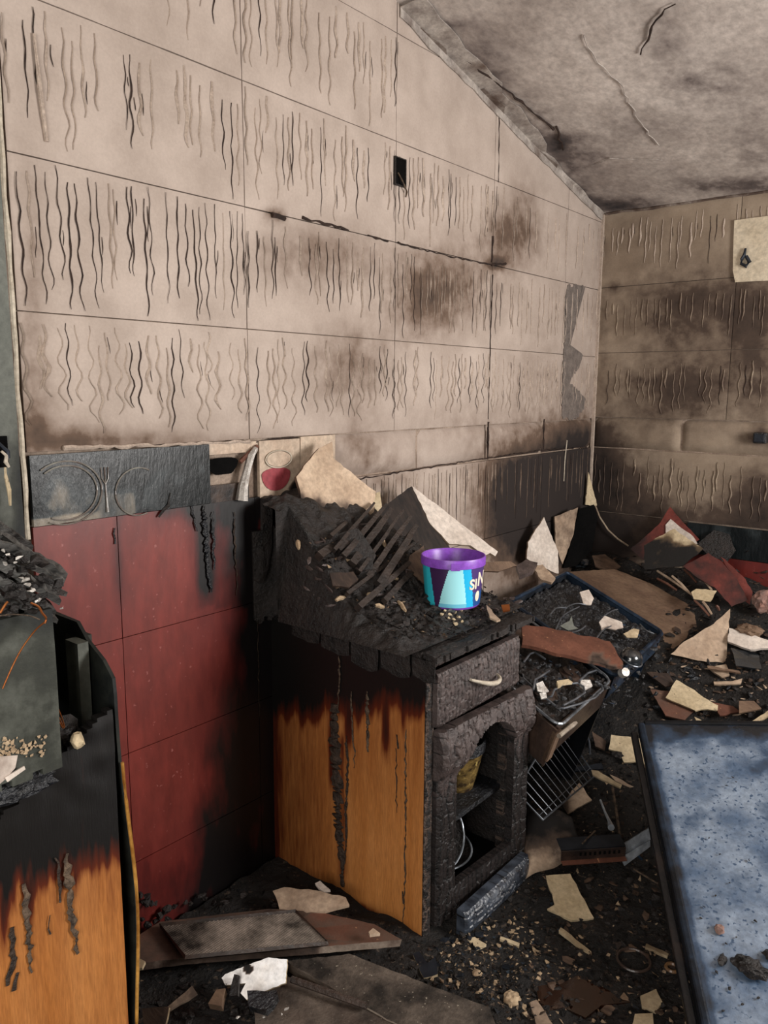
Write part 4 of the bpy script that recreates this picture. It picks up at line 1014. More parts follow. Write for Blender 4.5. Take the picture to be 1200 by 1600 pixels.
shard('plaster_scrap', 'pale curled strip above the left door at the picture edge', [(8,1215),(38,1197),(40,1202),(12,1222)], on(25,1210,'x',.64), (1,0,.2), 'white_shard', thick=.004, cat='scrap')
shard('foil_scrap', 'whitish melted foil flap at the very left edge', [(0,1182),(28,1180),(24,1200),(8,1218),(0,1225)], on(10,1200,'x',.635), (1,0,.2), 'white_shard', soot=.25, thick=.004, cat='scrap')
# drips on the left door
for k, (pts, w_, m_) in enumerate((([(103,1335),(108,1385),(115,1450),(122,1490)], .012, 'drip_pale'), ([(88,1340),(92,1370),(94,1410)], .006, 'drip'), ([(40,1380),(44,1440),(50,1520)], .009, 'drip_pale'), ([(18,1450),(20,1500),(12,1540)], .010, 'drip'), ([(78,1430),(79,1460)], .004, 'drip'), ([(28,1520),(22,1548)], .013, 'drip'))):
    drip('melted_drip', pts, XF+.004, w_*.75, m_, lc, 40+k)
# heap of charred planks on top
tp_ = thing('charred_plank_pile', '', '', (.5,.5,1.25)); bpy.data.objects.remove(tp_)
rr = random.Random(5)
for k, (a_, b2, x_) in enumerate((((0,838),(98,896),.60),((0,860),(95,905),.62),((8,852),(60,880),.64),((0,880),(90,935),.63),((0,905),(82,950),.62),((20,900),(100,925),.58),((0,930),(85,965),.60),((0,822),(45,852),.55),((40,860),(88,885),.57))):
    A = on(*a_, 'x', x_); B = on(*b2, 'x', x_-.10); d = B-A; A = A - d*.5; d = B-A
    n_ = Vector((.6,0,.8)); sv = d.cross(n_).normalized()*rr.uniform(.008,.014); W = n_*rr.uniform(.005,.009)
    vs = []; fs = []; seg = 12
    for i in range(seg+1):
        c = A + d*(i/seg); j1 = .7+.5*rr.random(); vs += [c-sv*j1-W, c+sv*j1-W, c+sv*j1+W*rr.uniform(.3,1.5), c-sv*j1+W*rr.uniform(.3,1.5)]
        if i:
            o_ = (i-1)*4
            for m_ in range(4): fs.append((o_+m_, o_+(m_+1)%4, o_+4+(m_+1)%4, o_+4+m_))
    fs += [(0,1,2,3), (seg*4+3, seg*4+2, seg*4+1, seg*4)]
    tag(mk('charred_plank', vs, fs, 'char_ash'), ['second', 'third', 'short thin', 'fifth', 'sixth', 'small right-hand', 'lowest', 'topmost short', 'inner short'][k] + ' charred plank of the slanting stack on the left cabinet', 'plank', 'charred planks stacked on the left cabinet')
spots = [(rr.uniform(0,100), rr.uniform(850,965)) for _ in range(60)]; spots = [s for s in spots if s[1] > 850+(s[0])*.5]
scatter('charcoal_lump', 'black charcoal lump among the planks on the left cabinet', 'charcoal', 'charcoal lumps on the left cabinet', spots, .013, 'char', lambda u,v: on(u,v,'x',.62), seed=6, squash=(1,1.1,.7), keep=12)
spots = [(14,868),(30,873),(24,880),(8,882),(44,915),(40,908),(52,922),(34,905),(96,952),(60,940),(5,862),(48,925)]
scatter('ash_flake', 'pale ash flake on the plank stack at the left edge', 'ash flake', 'pale ash flakes on the left plank stack', spots, .007, 'foil', lambda u,v: on(u,v,'x',.66), seed=7, squash=(.5,1.4,.5))
aabb('heap_core', (.02,.12,1.19), (.56,.60,1.26), 'char', None); tag(SC.objects['heap_core'], 'black charred board carrying the plank stack at the left edge', 'board')
# wires
def wire(label, pts, r, mat='copper', name='copper_wire', cat='wire', group=None):
    mb = MB(); P = [Vector(p) for p in pts]; Q = []
    for i in range(len(P)-1):
        p0 = P[max(0,i-1)]; p1 = P[i]; p2 = P[i+1]; p3 = P[min(len(P)-1,i+2)]
        for k in range(5):
            t = k/5; Q.append(.5*((2*p1)+(p2-p0)*t+(2*p0-5*p1+4*p2-p3)*t*t+(3*p1-p0-3*p2+p3)*t**3))
    Q.append(P[-1]); mb.tube(Q, r, 6); return tag(mb.build(name, mat, sm=True), label, cat, group)
W_ = lambda L, x: [on(u, v, 'x', x) for u, v in L]
wire('thin copper wire hanging down over the grey casing at the left edge', W_([(4,1076),(20,1040),(35,1012),(55,985),(70,972)], .66), .0013)
wire('bent copper wire end hooked over the top of the grey casing', W_([(48,942),(60,948),(66,958),(72,966),(70,974)], .66), .0018)
wire('greyish wire lying along the top of the grey casing', W_([(0,962),(20,960),(45,962),(62,968)], .655), .0012, 'drip_pale', 'bare_wire')
for k, L in enumerate(([(66,1068),(75,1095),(88,1120),(98,1138)], [(79,1078),(85,1105),(94,1125),(100,1138)], [(84,1080),(88,1100),(96,1120),(101,1136)])):
    wire('copper wire strand in the black gap of the left cabinet', W_(L, .60), .0012, group='copper strands in the gap')
wire('brown wire curling out at the left edge of the plank stack', W_([(0,958),(8,945),(12,940)], .66), .002)
# scorched outlet on the grey return
ou = thing('scorched_outlet', 'blackened wall outlet with melted cable ends at the far left edge', 'outlet', on(6, 720, 'x', .03))
a_ = on(0, 682, 'x', .02); b2 = on(17, 730, 'x', .02)
aabb('opening', (.006, a_.y-.10, b2.z), (.012, b2.y, a_.z), 'black', ou)
for k, L in enumerate(([(-4,690),(6,700),(12,705),(14,716)], [(2,705),(10,712),(9,722),(14,730)], [(8,730),(9,745),(14,765),(16,790)])):
    mb = MB(); mb.tube(W_(L, .03), [.003,.004,.005,.003], 6); mb.build('melted_cable', ['metal_dark','bead','cream'][k], ou)

# ---------------------------------------------------------------- cooker and sink unit, sunk and tilted, right of the cabinet
T1 = Vector((.80, 2.19, .545)); T2 = Vector((.71, 3.36, .55)); T3 = Vector((.17, 3.50, .715))
TU = (T2-T1); TV = (T3-T2); TL = TU.length; TW = TV.length; TU.normalize(); TV.normalize(); TN = TU.cross(TV).normalized()
if TN.z < 0: TN = -TN
def tp(u, v, n=0): return T1 + TU*u + TV*v + TN*n
def ont(u, v, lift=0): return onp(u, v, T1+TN*lift, TN)
def to(name, mb, mat, par, **k): return mb.build(name, mat, par, **k)
ck = thing('gas_cooker', 'burnt brown enamel gas cooker tilted forward beside the cabinet, its hob full of debris', 'cooker', tp(.28, .25, -.53))
L1 = .50
def bx(mb, u0, u1, v0, v1, n0, n1): return mb.box(tp(u0,v0,n0), TU*(u1-u0), TV*(v1-v0), TN*(n1-n0))
mb = MB(); bx(mb, 0, L1, 0, TW, -.03, -.022); mb.build('hob_plate', 'hob', ck, bevel=.003)
def rim(u0, u1, v0, v1, n, r, rc=.04):
    c = [(u1-rc, v0+rc, -90), (u1-rc, v1-rc, 0), (u0+rc, v1-rc, 90), (u0+rc, v0+rc, 180)]; P = []
    for cu_, cv_, a0 in c:
        for k in range(5): t = math.radians(a0 + 90*k/4); P.append(tp(cu_+rc*math.cos(t), cv_+rc*math.sin(t), n))
    mb = MB(); mb.tube(P, r, 6, closed=True); return mb
rim(.0, L1, 0.0, TW, 0, .005).build('hob_rim', 'metal', ck, soot=.2)
mb = MB(); bx(mb, 0, L1, 0, .012, -.12, -.004); mb.build('fascia', 'hob', ck)['label'] = 'brown enamel fascia strip'
mb = MB(); bx(mb, -.012, .03, -.006, .014, -.13, -.02); mb.build('corner_post', 'brown_board', ck)
mb = MB(); bx(mb, -.012, -.002, .0, TW, -.15, -.01); mb.build('side_plate', 'hob', ck)
mb = MB(); bx(mb, L1-.01, L1, .0, TW, -.50, -.03); mb.build('side_plate', 'metal_dark', ck, soot=.6)
mb = MB(); bx(mb, 0, L1, TW-.01, TW, -.5, -.02); mb.build('back_plate', 'black', ck)
mb = MB(); mb.tube([tp(-.02,-.015,-.015), tp(.10,-.02,-.015)], .008, 8); mb.tube([tp(.10,-.02,-.015), tp(.12,-.02,-.02)], .006, 8); mb.build('trim_strip', 'bead', ck, soot=.3)
def bur(c, k):
    lathe('burner', tp(c[0], c[1], -.022), [(0,0),(.045,0),(.045,.012),(.034,.016),(.034,.024),(0,.026)], 'hob', ck, axis=TN, n=28)
for k, c in enumerate(((.13,.13),(.36,.13),(.13,.40),(.36,.40))): bur(c, k)
# pan support: bent wire loops
def wl_(L, lift, r=.0038, mat='wire'): mb = MB(); mb.tube([ont(u, v, lift) for u, v in L], r, 6); return mb
wl_([(818,1035),(828,1022),(836,1019),(852,1030)], .03).build('pan_support', 'wire', ck)
wl_([(833,1078),(836,1062),(848,1055),(858,1048)], .03).build('pan_support', 'wire', ck)
wl_([(862,1088),(866,1078),(880,1070),(902,1067),(912,1073),(914,1082),(900,1092),(880,1102)], .02).build('pan_support', 'wire', ck)
wl_([(905,1064),(918,1052),(932,1047),(940,1052)], .03).build('pan_support', 'wire', ck)
wl_([(930,1065),(940,1070),(942,1078),(930,1090),(905,1100),(880,1107),(868,1103)], .006, .004).build('pan_support', 'wire', ck)
wl_([(818,1060),(845,1085),(868,1103)], .006, .004).build('pan_support', 'wire', ck)
# sink unit beyond
sk = thing('steel_sink_unit', 'blue tinted steel sink basin unit tilted behind the brown cooker, brim full of burnt scrap', 'sink', tp(.83, .27, -.5))
mb = MB(); bx(mb, L1+.03, TL, 0, TW, -.08, -.07); mb.build('basin_bottom', 'metal_blue', sk)
rim(L1+.03, TL, 0.0, TW, .004, .009, .03).build('rolled_rim', 'metal_blue', sk)
mb = MB(); bx(mb, L1+.03, TL, 0, .008, -.10, 0); mb.build('front_apron', 'metal_blue', sk)
mb = MB(); bx(mb, TL-.008, TL, 0.0, TW, -.10, 0); bx(mb, TL-.03, TL-.022, .02, TW, -.50, -.10); mb.build('side_plate', 'metal_blue', sk)
grid_panel('front_panel', tp(L1+.10, .03, -.11), TU*(TL-L1-.12), -TN*.34+TV*.10, TU.cross(-TN*.34+TV*.10)*-1, 14, 14, .008, 'metal_blue', sk, h=lambda u,v,p: .012*nz(p,7))
mb = MB(); bx(mb, L1+.03, L1+.038, .0, TW, -.08, 0); mb.build('near_apron', 'metal_dark', sk)
mb = MB(); bx(mb, L1+.03, TL, TW-.008, TW, -.4, 0); mb.build('back_apron', 'metal_dark', sk)
# brown board bridging both
o = fine_shard('rusty_board', 'long rusty brown board lying across the cooker and the sink', [(816,976),(850,979),(953,1002),(973,1034),(974,1040),(960,1042),(893,1025),(816,1007)], ont(890,1010,.075), TN+Vector((.06,-.15,0)), 'rust_board', 'rust_board', .014, 'board', lambda p: .8 if (px(p)[1] > 1012+(px(p)[0]-900)*.35 and px(p)[0] > 915) and nz(p,40) > -.1 else 0, 10)
# scrap filling both
for nm, u0, u1, lb_ in (('scrap_bed', L1+.05, TL-.02, 'bed of black wet burnt scrap filling the blue tinted sink'), ('burnt_residue', .02, L1-.02, 'black burnt residue caked over the brown hob')):
    vs = []; fs = []; nu, nv = 60, 60; dp0 = -.018 if nm == 'scrap_bed' else -.016
    for j in range(nv+1):
        for i in range(nu+1):
            a = u0 + (u1-u0)*i/nu; b = .02 + (TW-.04)*j/nv
            vs.append(tp(a, b, dp0 + .016*noise.noise(Vector((a*22, b*22, 4))) + .010*noise.noise(Vector((a*60, b*60, 4)))))
    for j in range(nv):
        for i in range(nu): k = j*(nu+1)+i; fs.append((k, k+1, k+nu+2, k+nu+1))
    tag(mk(nm, vs, fs, 'char_wet' if nm == 'scrap_bed' else 'char'), lb_, 'burnt scrap', kind='stuff')
rr = random.Random(21)
def in_top(u, v):
    p = ont(u, v); q = p - T1; a = q.dot(TU); b = q.dot(TV); return .03 < a < TL-.03 and .03 < b < TW-.02 and not (L1-.02 < a < L1+.05)
sp = [(rr.uniform(800,1030), rr.uniform(880,1110)) for _ in range(420)]; sp = [s for s in sp if in_top(*s)]
scatter('scrap_lump', 'black lump of burnt scrap in the hob and the sink', 'scrap', 'burnt lumps in the hob and sink', sp[:190], .017, 'char_wet', lambda u,v: ont(u,v,.0), seed=8, squash=(1,.7,.6), keep=50)
scatter('scrap_flake', 'thin bluish metal flake in the hob and the sink', 'scrap', 'bluish metal flakes in the sink', sp[190:250], .017, 'metal_blue', lambda u,v: ont(u,v,.004), seed=9, squash=(1,.6,.15))
scatter('glass_piece', 'shiny sooty glass piece in the hob and the sink', 'glass', 'sooty glass pieces in the sink', sp[250:285], .016, 'glass_dark', lambda u,v: ont(u,v,.006), seed=10, squash=(1,.6,.35))
scatter('pale_chip', 'small pale chip among the black scrap in the sink', 'chip', 'pale chips in the sink', sp[285:320], .008, 'beige', lambda u,v: ont(u,v,.010), seed=12, squash=(1,.7,.3))
shard('tile_shard', 'bluish white angular tile chip near the back rim of the sink', [(906,925),(920,921),(928,935),(924,945),(912,944)], ont(918,935,.03), TN+Vector((.3,-.3,0)), 'white_shard', soot=.1, thick=.006)
shard('tile_shard', 'bluish white jagged plate in the middle of the sink', [(936,972),(945,962),(958,967),(972,972),(974,981),(962,984),(950,981),(940,984)], ont(955,974,.03), TN+Vector((.3,-.3,0)), 'white_shard', soot=.12, thick=.006, seed=2)
shard('tile_shard', 'dull cream chip lying beside the glass bowl in the sink', [(974,990),(990,982),(999,984),(996,996),(980,996)], ont(986,990,.03), TN+Vector((.3,-.3,0)), 'cream', soot=.2, thick=.005, seed=3)
shard('tile_shard', 'grey green glass splinter standing in the sink', [(875,978),(890,970),(893,962),(897,978),(904,982),(888,985)], ont(888,978,.03), TN+Vector((.5,-.5,0)), 'grey_green', thick=.004, seed=4)
shard('tile_shard', 'burnt pinkish stone tile on the back corner of the worktop by the sink', [(833,885),(848,882),(868,903),(862,910),(845,905)], on(850,895,'z',.90), (.3,-.4,1), 'beige', soot=.25, thick=.012, seed=5)
shard('charred_block', 'grey charred wood block behind the worktop by the whitish shard', [(806,884),(822,874),(840,879),(833,892),(812,900)], on(822,885,'z',.93), (.3,-.4,1), 'char_grey', thick=.02, cat='board', seed=6)
gb = ont(985, 1030, .018); lathe('glass_bowl', gb, [(.045,.0),(.043,.018),(.032,.034),(.014,.042),(0,.044)], 'glass_dark', None, axis=TN); tag(SC.objects['glass_bowl'], 'round dark glass dome lying in the front corner of the sink', 'bowl')
mb = MB(); mb.tube([gb+ (TU*math.cos(t)+TV*math.sin(t))*.052 + TN*.002 for t in [2*math.pi*i/30 for i in range(30)]], .003, 6, closed=True); tag(mb.build('wire_ring', 'wire'), 'wire ring around the glass dome in the sink', 'ring')
c = ont(972, 1052, .02); lathe('steel_plug', c, [(0,0),(.018,0),(.016,.028),(0,.029)], 'foil', None, axis=(.7,-.5,.5), n=24); tag(SC.objects['steel_plug'], 'small shiny steel cap at the end of the rusty board', 'cap')
for k, L in enumerate(([(880,965),(885,950),(900,943),(915,945)], [(868,985),(880,962),(905,948)], [(930,1000),(942,985),(955,978)], [(888,990),(905,985),(915,978)], [(940,965),(955,955),(965,952)], [(860,960),(870,950),(885,950)], [(905,1000),(930,1002)], [(1000,975),(1010,985),(1022,990)])):
    wire('bent grey wire loop tangled in the scrap of the sink', [ont(u, v, .03+.01*(k % 2)) for u, v in L], .0028, 'wire', 'bent_wire', group='wire loops in the sink')
for k, L in enumerate(([(838,1068),(848,1064),(852,1072),(858,1080),(850,1083),(840,1080)], [(843,1083),(853,1082),(855,1090),(846,1092)], [(908,1062),(922,1062),(926,1072),(915,1078),(906,1072)])):
    shard('foil_scrap', ['crumpled white foil scrap on the left of the hob', 'small foil scrap below the larger one on the hob', 'crumpled white foil scrap on the right of the hob'][k], L, ont(*L[0], .03), TN+Vector((.3,-.6,0)), 'foil', thick=.008, cat='foil', seed=k, rough=.005)
shard('tile_shard', 'small tan chip standing between the foil scraps on the hob', [(870,1064),(888,1061),(895,1066),(880,1068),(872,1073)], ont(880,1066,.03), TN, 'cream', thick=.01, seed=8)

# oven rack hanging out under the cooker
rk = thing('oven_rack', 'wire oven rack hanging askew below the cooker', 'oven rack', on(848,1281,'x',.76))
A, B, C_, Dd = [on(u, v, 'x', x) for u, v, x in ((806,1236,.655), (848,1281,.76), (930,1212,.70), (872,1128,.56))]
mb = MB(); mb.tube([A, B, C_, Dd], .0035, 6, closed=True); mb.build('frame', 'wire', rk)
for i in range(1, 12):
    t = i/12; mb = MB(); mb.tube([A.lerp(Dd, t), B.lerp(C_, t)], .0016, 5); mb.build('rung', 'wire', rk)
mb = MB(); mb.tube([A.lerp(B,.86), Dd.lerp(C_, .86)], .0016, 5); mb.build('cross_wire', 'wire', rk)

# ---------------------------------------------------------------- pieces lying on the ground between cooker and fallen panel
def lie(name, label, pts, mat, lift=.03, n=(.25,-.45,.85), side=None, thick=.009, cat='tile shard', soot=None, seed=0, c=None, bend=0, rough=.0025):
    cu_ = c or (sum(p[0] for p in pts)/len(pts), sum(p[1] for p in pts)/len(pts))
    return shard(name, label, pts, on_heap(*cu_, lift), n, mat, side, thick, cat, soot, seed, bend, rough=rough)
lie('tile_shard', 'cream square tile with burnt spots beside the top left corner of the blue panel', [(955,1148),(1006,1154),(1010,1195),(993,1190),(975,1191),(966,1175),(951,1170)], 'cream', soot=.04, seed=1)
blob('charcoal_clump', 'black clump sitting on the corner of the spotted cream tile', 'charcoal', on_heap(965,1180,.05), .022, 'char', 9, (1,1,.6), 2, .6)
lie('tile_shard', 'oblong cream tile lying on the ground below the slotted metal bar', [(853,1368),(891,1365),(928,1434),(893,1438),(866,1426),(855,1420),(867,1415)], 'cream', lift=.02, n=(.1,-.2,1), seed=2)
lie('tile_shard', 'triangular tan tile fragment with a scorched corner in front of the oven rack', [(905,1223),(925,1250),(902,1262),(887,1272),(877,1256)], 'beige', soot=lambda p: .8*smooth(895, 880, px(p)[0]) + .1, lift=.06, seed=3)
lie('wood_strip', 'curved orange brown strip above the slotted bar', [(924,1203),(934,1204),(972,1226),(970,1231),(940,1218),(926,1210)], 'cream', soot=.22, lift=.05, cat='strip', seed=4)
lie('wood_strip', 'thin splinter crossing the end of the orange strip', [(953,1210),(965,1215),(990,1229),(985,1230),(962,1220)], 'beige', soot=.2, lift=.06, cat='strip', seed=5, thick=.005)
lie('metal_strip', 'short grey metal strip above the orange brown strip', [(893,1199),(940,1192),(943,1201),(897,1205)], 'metal_dark', lift=.06, cat='strip', seed=6)
lie('tile_shard', 'brown triangular scrap behind the oven rack', [(925,1143),(947,1158),(945,1172),(930,1166)], 'brown_board', soot=.35, lift=.04, seed=7)
# bent tin panel with a curled lip
vs = []; fs = []; nu, nv = 24, 14
PA, PB, PCc, PD = on(816,1352,'z',.06), on(905,1313,'z',.11), on(893,1275,'z',.16), on(822,1275,'z',.13)
for j in range(nv+1):
    for i in range(nu+1):
        u, v = i/nu, j/nv; p = PA.lerp(PB, u).lerp(PD.lerp(PCc, u), v)
        p += Vector((0,0,.03*math.sin(u*3.2)*v + .012*nz((u*3, v*3, 0), 1)))
        if v < .3: p.z -= .035*(1-v/.3)**2; p += Vector((.02,-.012,0))*(1-v/.3)
        vs.append(p)
for j in range(nv):
    for i in range(nu): a = j*(nu+1)+i; fs.append((a, a+1, a+nu+2, a+nu+1))
o = mk('bent_tin_sheet', vs, fs, 'beige', soot=lambda p: .25+.75*smooth(1345, 1290, px(p)[1])+.2*nz(p,12), sm=True); md = o.modifiers.new('t', 'SOLIDIFY'); md.thickness = .004
tag(o, 'bent tin oven panel with a curled pale lip lying below the oven rack', 'metal panel')
sb = thing('slotted_bar', 'brown steel bar with a row of slots lying below the oven rack', 'metal bar', on_heap(928,1350))
a_ = on(876,1345,'z',.07); b2 = on(976,1338,'z',.07)
dv = (b2-a_); up = Vector((.12,-.25,.96)).normalized(); dp_ = dv.cross(up).normalized()
box('web', a_, dv, up*.045, dp_*.004, 'hob', sb, soot=.1); box('flange', a_+up*.045, dv, -dp_*.05, up*.004, 'metal_dark', sb, soot=.3)
box('foot', a_, dv, dp_*.02, up*.004, 'rust_board', sb)
mb = MB()
for i in range(9):
    p = a_ + dv*(.28+.075*i) + up*.022 + dp_*.0042; mb.box(p, dv.normalized()*.007, up*.014, dp_*.001)
mb.build('slots', 'black', sb)
bk = thing('steel_bracket', 'shiny steel bracket standing at the right end of the slotted bar', 'bracket', on(980,1355,'z',.06))
Q = [on(u, v, 'x', x) for u, v, x in ((978,1329,.98),(1009,1289,.98),(1008,1306,.98),(984,1343,.98))]
slab('plate', Q, (.8,-.5,.3), .005, 'metal', parent=bk, rough=.0005); 
Q = [on(u, v, 'x', x) for u, v, x in ((980,1345,.99),(1008,1310,.99),(1007,1319,.99),(982,1356,.99))]
slab('lower_plate', Q, (.8,-.5,.3), .005, 'metal', parent=bk, rough=.0005)
mb = MB(); mb.tube([on(994,1333,'x',.985), on(1003,1343,'x',1.0)], .004, 8); mb.build('bolt', 'metal_blue', bk)
mb = MB(); mb.tube([on_heap(938,1250,.10), on_heap(945,1268,.09), on_heap(952,1283,.08), on_heap(955,1293,.08)], [.004,.004,.006,.012], 8); tag(mb.build('steel_spoon', 'metal', sm=True), 'thin steel rod with a bright flattened end standing above the slotted bar', 'rod')
mb = MB(); mb.tube([on_heap(957,1230,.08), on_heap(962,1260,.08), on_heap(970,1315,.06)], .005, 6); tag(mb.build('wood_stick', 'drip_pale'), 'thin brown stick standing behind the steel bracket', 'stick')
wire('twist of pale wires in front of the curled tin lip', [on_heap(u, v, .12) for u, v in ((910,1318),(920,1308),(930,1298))], .003, 'drip_pale', 'bare_wire')
wire('looped wire arch behind the oven rack', [on_heap(u, v, .07) for u, v in ((905,1180),(907,1158),(913,1150),(920,1156),(922,1178))], .004, 'wire', 'bent_wire')
wire('thin pale rod leading from the bracket to the fallen panel', [on_heap(u, v, .03) for u, v in ((990,1358),(1010,1370),(1028,1381))], .003, 'drip_pale', 'thin_rod')

# debris in the far corner
lie('brown_board', 'large smooth brown board lying on the heap behind the sink', [(890,893),(960,889),(1018,912),(1107,963),(1090,983),(1042,1022),(985,985),(900,930)], 'brown_board', lift=.05, n=(.12,-.55,.85), thick=.012, cat='board', seed=1, c=(1000,940))
lie('ribbed_tile', 'tan ribbed tile back standing beside the large brown board', [(1141,951),(1134,1036),(1090,1032),(1048,1022),(1068,1003),(1090,990),(1115,975)], 'beige', lift=.08, n=(.45,-.7,.5), seed=2, soot=.10)
lie('red_shard', 'red triangular tile shard peaking against the right-hand wall', [(1047,792),(1066,815),(1093,843),(1060,862),(1005,875),(985,858),(1004,842),(1033,815)], 'red_shard', soot=lambda p: .7*smooth(1030, 990, px(p)[0]), n=(.1,-.95,.3), lift=.2, seed=3)
lie('tile_shard', 'small white tile shard in front of the red triangular one', [(1048,811),(1083,838),(1090,850),(1060,845),(1040,832),(1040,820)], 'white_shard', n=(.1,-.95,.3), lift=.215, seed=4)
def bb(p):
    u, v = px(p); return smooth(838, 856, v + 10*nz(p,25) - 6*math.sin((u-1060)/16))
fine_shard('burnt_board', 'cream pointed board half burnt black under the red shard', [(1006,852),(1030,838),(1054,826),(1075,842),(1099,857),(1067,884),(1007,890)], on_heap(1050,860,.23), (.1,-.93,.35), 'cream', 'brown_board', .012, 'board', bb, 6)
lie('red_shard', 'broad brownish red tile shard leaning in the right-hand debris', [(1067,884),(1107,864),(1128,878),(1152,905),(1168,938),(1143,948),(1117,918),(1090,903)], 'red_shard', soot=lambda p: .35+.4*nz(p,8), n=(.2,-.8,.55), lift=.13, seed=5)
lie('red_shard', 'narrow bright red tile shard standing behind the broad one', [(1126,870),(1133,874),(1165,905),(1176,925),(1172,945),(1160,935),(1148,903)], 'red_shard', n=(.2,-.85,.5), lift=.10, seed=6)
for k, (a_, b2) in enumerate((((1027,892),(1082,930)),((1027,904),(1057,922)),((1050,900),(1078,927)),((1069,890),(1088,910)),((1096,903),(1112,922)),((1085,938),(1108,962)),((1098,940),(1112,960)),((1119,946),(1124,954)))):
    A = on_heap(*a_, .10); B = on_heap(*b2, .08)
    if (B-A).length > .35: B = A+(B-A).normalized()*.3
    mb = MB(); mb.tube([A, A.lerp(B,.5)+Vector((0,0,.004)), B], [.006,.007,.005], 5); tag(mb.build('wood_stick', 'rust_board' if k % 2 else 'beige', soot=.12), 'thin brown stick in the bundle above the large brown board', 'stick', 'bundle of thin sticks in the far debris')
lie('tile_shard', 'small clean cream tile chip in the middle of the stick bundle', [(1080,925),(1088,920),(1120,923),(1110,940),(1084,936)], 'cream', n=(.2,-.7,.6), lift=.12, seed=7, soot=0)
lie('charred_sheet', 'black burnt sheet draped right of the half burnt board', [(1090,850),(1115,828),(1140,835),(1150,860),(1135,880),(1105,866)], 'char', n=(.1,-.9,.4), lift=.16, cat='sheet', seed=8)
lie('cream_plank', 'cream plank end lying at the right picture edge', [(1139,981),(1165,988),(1215,1005),(1215,1012),(1173,1015),(1137,1002)], 'white_shard', n=(.1,-.6,.8), lift=.06, cat='plank', seed=9, thick=.014)
blob('brick_chunk', 'rough pinkish grey brick chunk at the right picture edge', 'brick', on_heap(1196,940,.10), .055, 'pink_stone', 12, (1,.7,1), 3, .35)
blob('brown_lump', 'rounded brown lump below the pinkish brick chunk', 'lump', on_heap(1172,985,.05), .045, 'brown_board', 13, (1.3,.8,.6), 3, .4)
lie('tile_shard', 'pale yellow knife shaped tile shard beyond the fallen blue panel', [(1057,1062),(1085,1078),(1100,1090),(1122,1102),(1121,1110),(1105,1108),(1087,1111),(1040,1090)], 'cream', n=(.2,-.5,.8), lift=.08, seed=10, soot=0)
lie('brown_tile', 'brown tile piece under the pale yellow knife shaped shard', [(1016,1077),(1050,1080),(1085,1110),(1070,1125),(1040,1118)], 'rust_board', n=(.2,-.4,.85), lift=.05, seed=11, soot=.2)
lie('tile_shard', 'tan fragment below the ribbed tile with a stick across it', [(1107,1042),(1135,1038),(1140,1055),(1128,1058),(1115,1050)], 'beige', lift=.04, seed=12, soot=.15)
lie('wood_strip', 'short pinkish wood strip right of the tan fragment', [(1115,1065),(1150,1064),(1160,1060),(1158,1068),(1116,1069)], 'beige', lift=.05, seed=13, cat='strip', soot=.1)
lie('wood_strip', 'thin slanting strip lying across the tan fragment', [(1105,1040),(1155,1048),(1158,1052),(1106,1044)], 'brown_board', lift=.07, seed=14, cat='strip')
lie('tile_shard', 'orange brown shard right of the pale yellow one', [(1112,1097),(1145,1103),(1157,1112),(1125,1118)], 'rust_board', lift=.05, seed=15)
lie('tile_shard', 'brown angular tile at the right edge above the fallen panel', [(1155,1095),(1178,1095),(1190,1107),(1155,1114)], 'brown_board', lift=.06, seed=16)
lie('tile_shard', 'cream shard resting on the top edge of the fallen panel', [(1085,1120),(1100,1128),(1114,1143),(1098,1143)], 'cream', lift=.07, seed=17, soot=.1)
lie('tile_shard', 'flaky yellowish slab fragment above the fallen panel on the right', [(1133,1131),(1160,1127),(1166,1138),(1155,1146),(1135,1141)], 'cream', lift=.07, seed=18, soot=.15, thick=.016)
lie('wood_strip', 'long pale strip slanting off to the right picture edge', [(1205,1108),(1206,1114),(1163,1142),(1160,1136)], 'cream', lift=.07, seed=19, cat='strip', soot=.2)
lie('tile_shard', 'curled pink brown shard left of the flaky slab', [(1035,1124),(1060,1132),(1082,1124),(1072,1138),(1050,1136)], 'beige', lift=.05, seed=20, soot=.25)
lie('tile_shard', 'dull green glass plate right of the ribbed tile', [(1142,1012),(1185,1022),(1190,1045),(1150,1040)], 'glass_dark', lift=.04, seed=21)
lie('brown_board', 'dark brown board end below the sink corner', [(1010,1050),(1045,1052),(1055,1070),(1040,1073)], 'brown_board', lift=.05, seed=22, soot=.5, cat='board')
lie('brown_board', 'small brown tile below the glass behind the corner of walls', [(925,868),(945,866),(970,885),(955,892),(930,885)], 'brown_board', lift=.05, seed=23, soot=.3, cat='board')
blob('broken_glass_heap', 'clump of dark shiny glass at the foot of the corner', 'glass', on_heap(910,880,.03), .045, 'glass_dark', 14, (1,1,.6), 2, .8)
def fill(n, box_, seed, ok=lambda u, v: True):
    rr = random.Random(seed); L = []
    while len(L) < n:
        u, v = rr.uniform(box_[0], box_[2]), rr.uniform(box_[1], box_[3])
        if ok(u, v): L.append((u, v))
    return L
scatter('rubble_piece', 'brown rubble piece in the debris above the fallen blue panel', 'rubble', 'brown rubble above the fallen panel', fill(60, (1010,1010,1200,1145), 31), .020, 'brown_board', on_heap, seed=14, squash=(1,.7,.35), soot=.35)
scatter('charcoal_lump', 'black charcoal lump in the debris above the fallen blue panel', 'charcoal', 'charcoal above the fallen panel', fill(70, (1010,990,1200,1145), 32), .024, 'char', on_heap, seed=15, squash=(1,.8,.5), keep=30)
scatter('charcoal_lump', 'black charcoal lump in the far debris under the right-hand wall', 'charcoal', 'charcoal in the far debris', fill(60, (930,860,1200,980), 33), .024, 'char', on_heap, seed=16, squash=(1,.8,.5), keep=25)
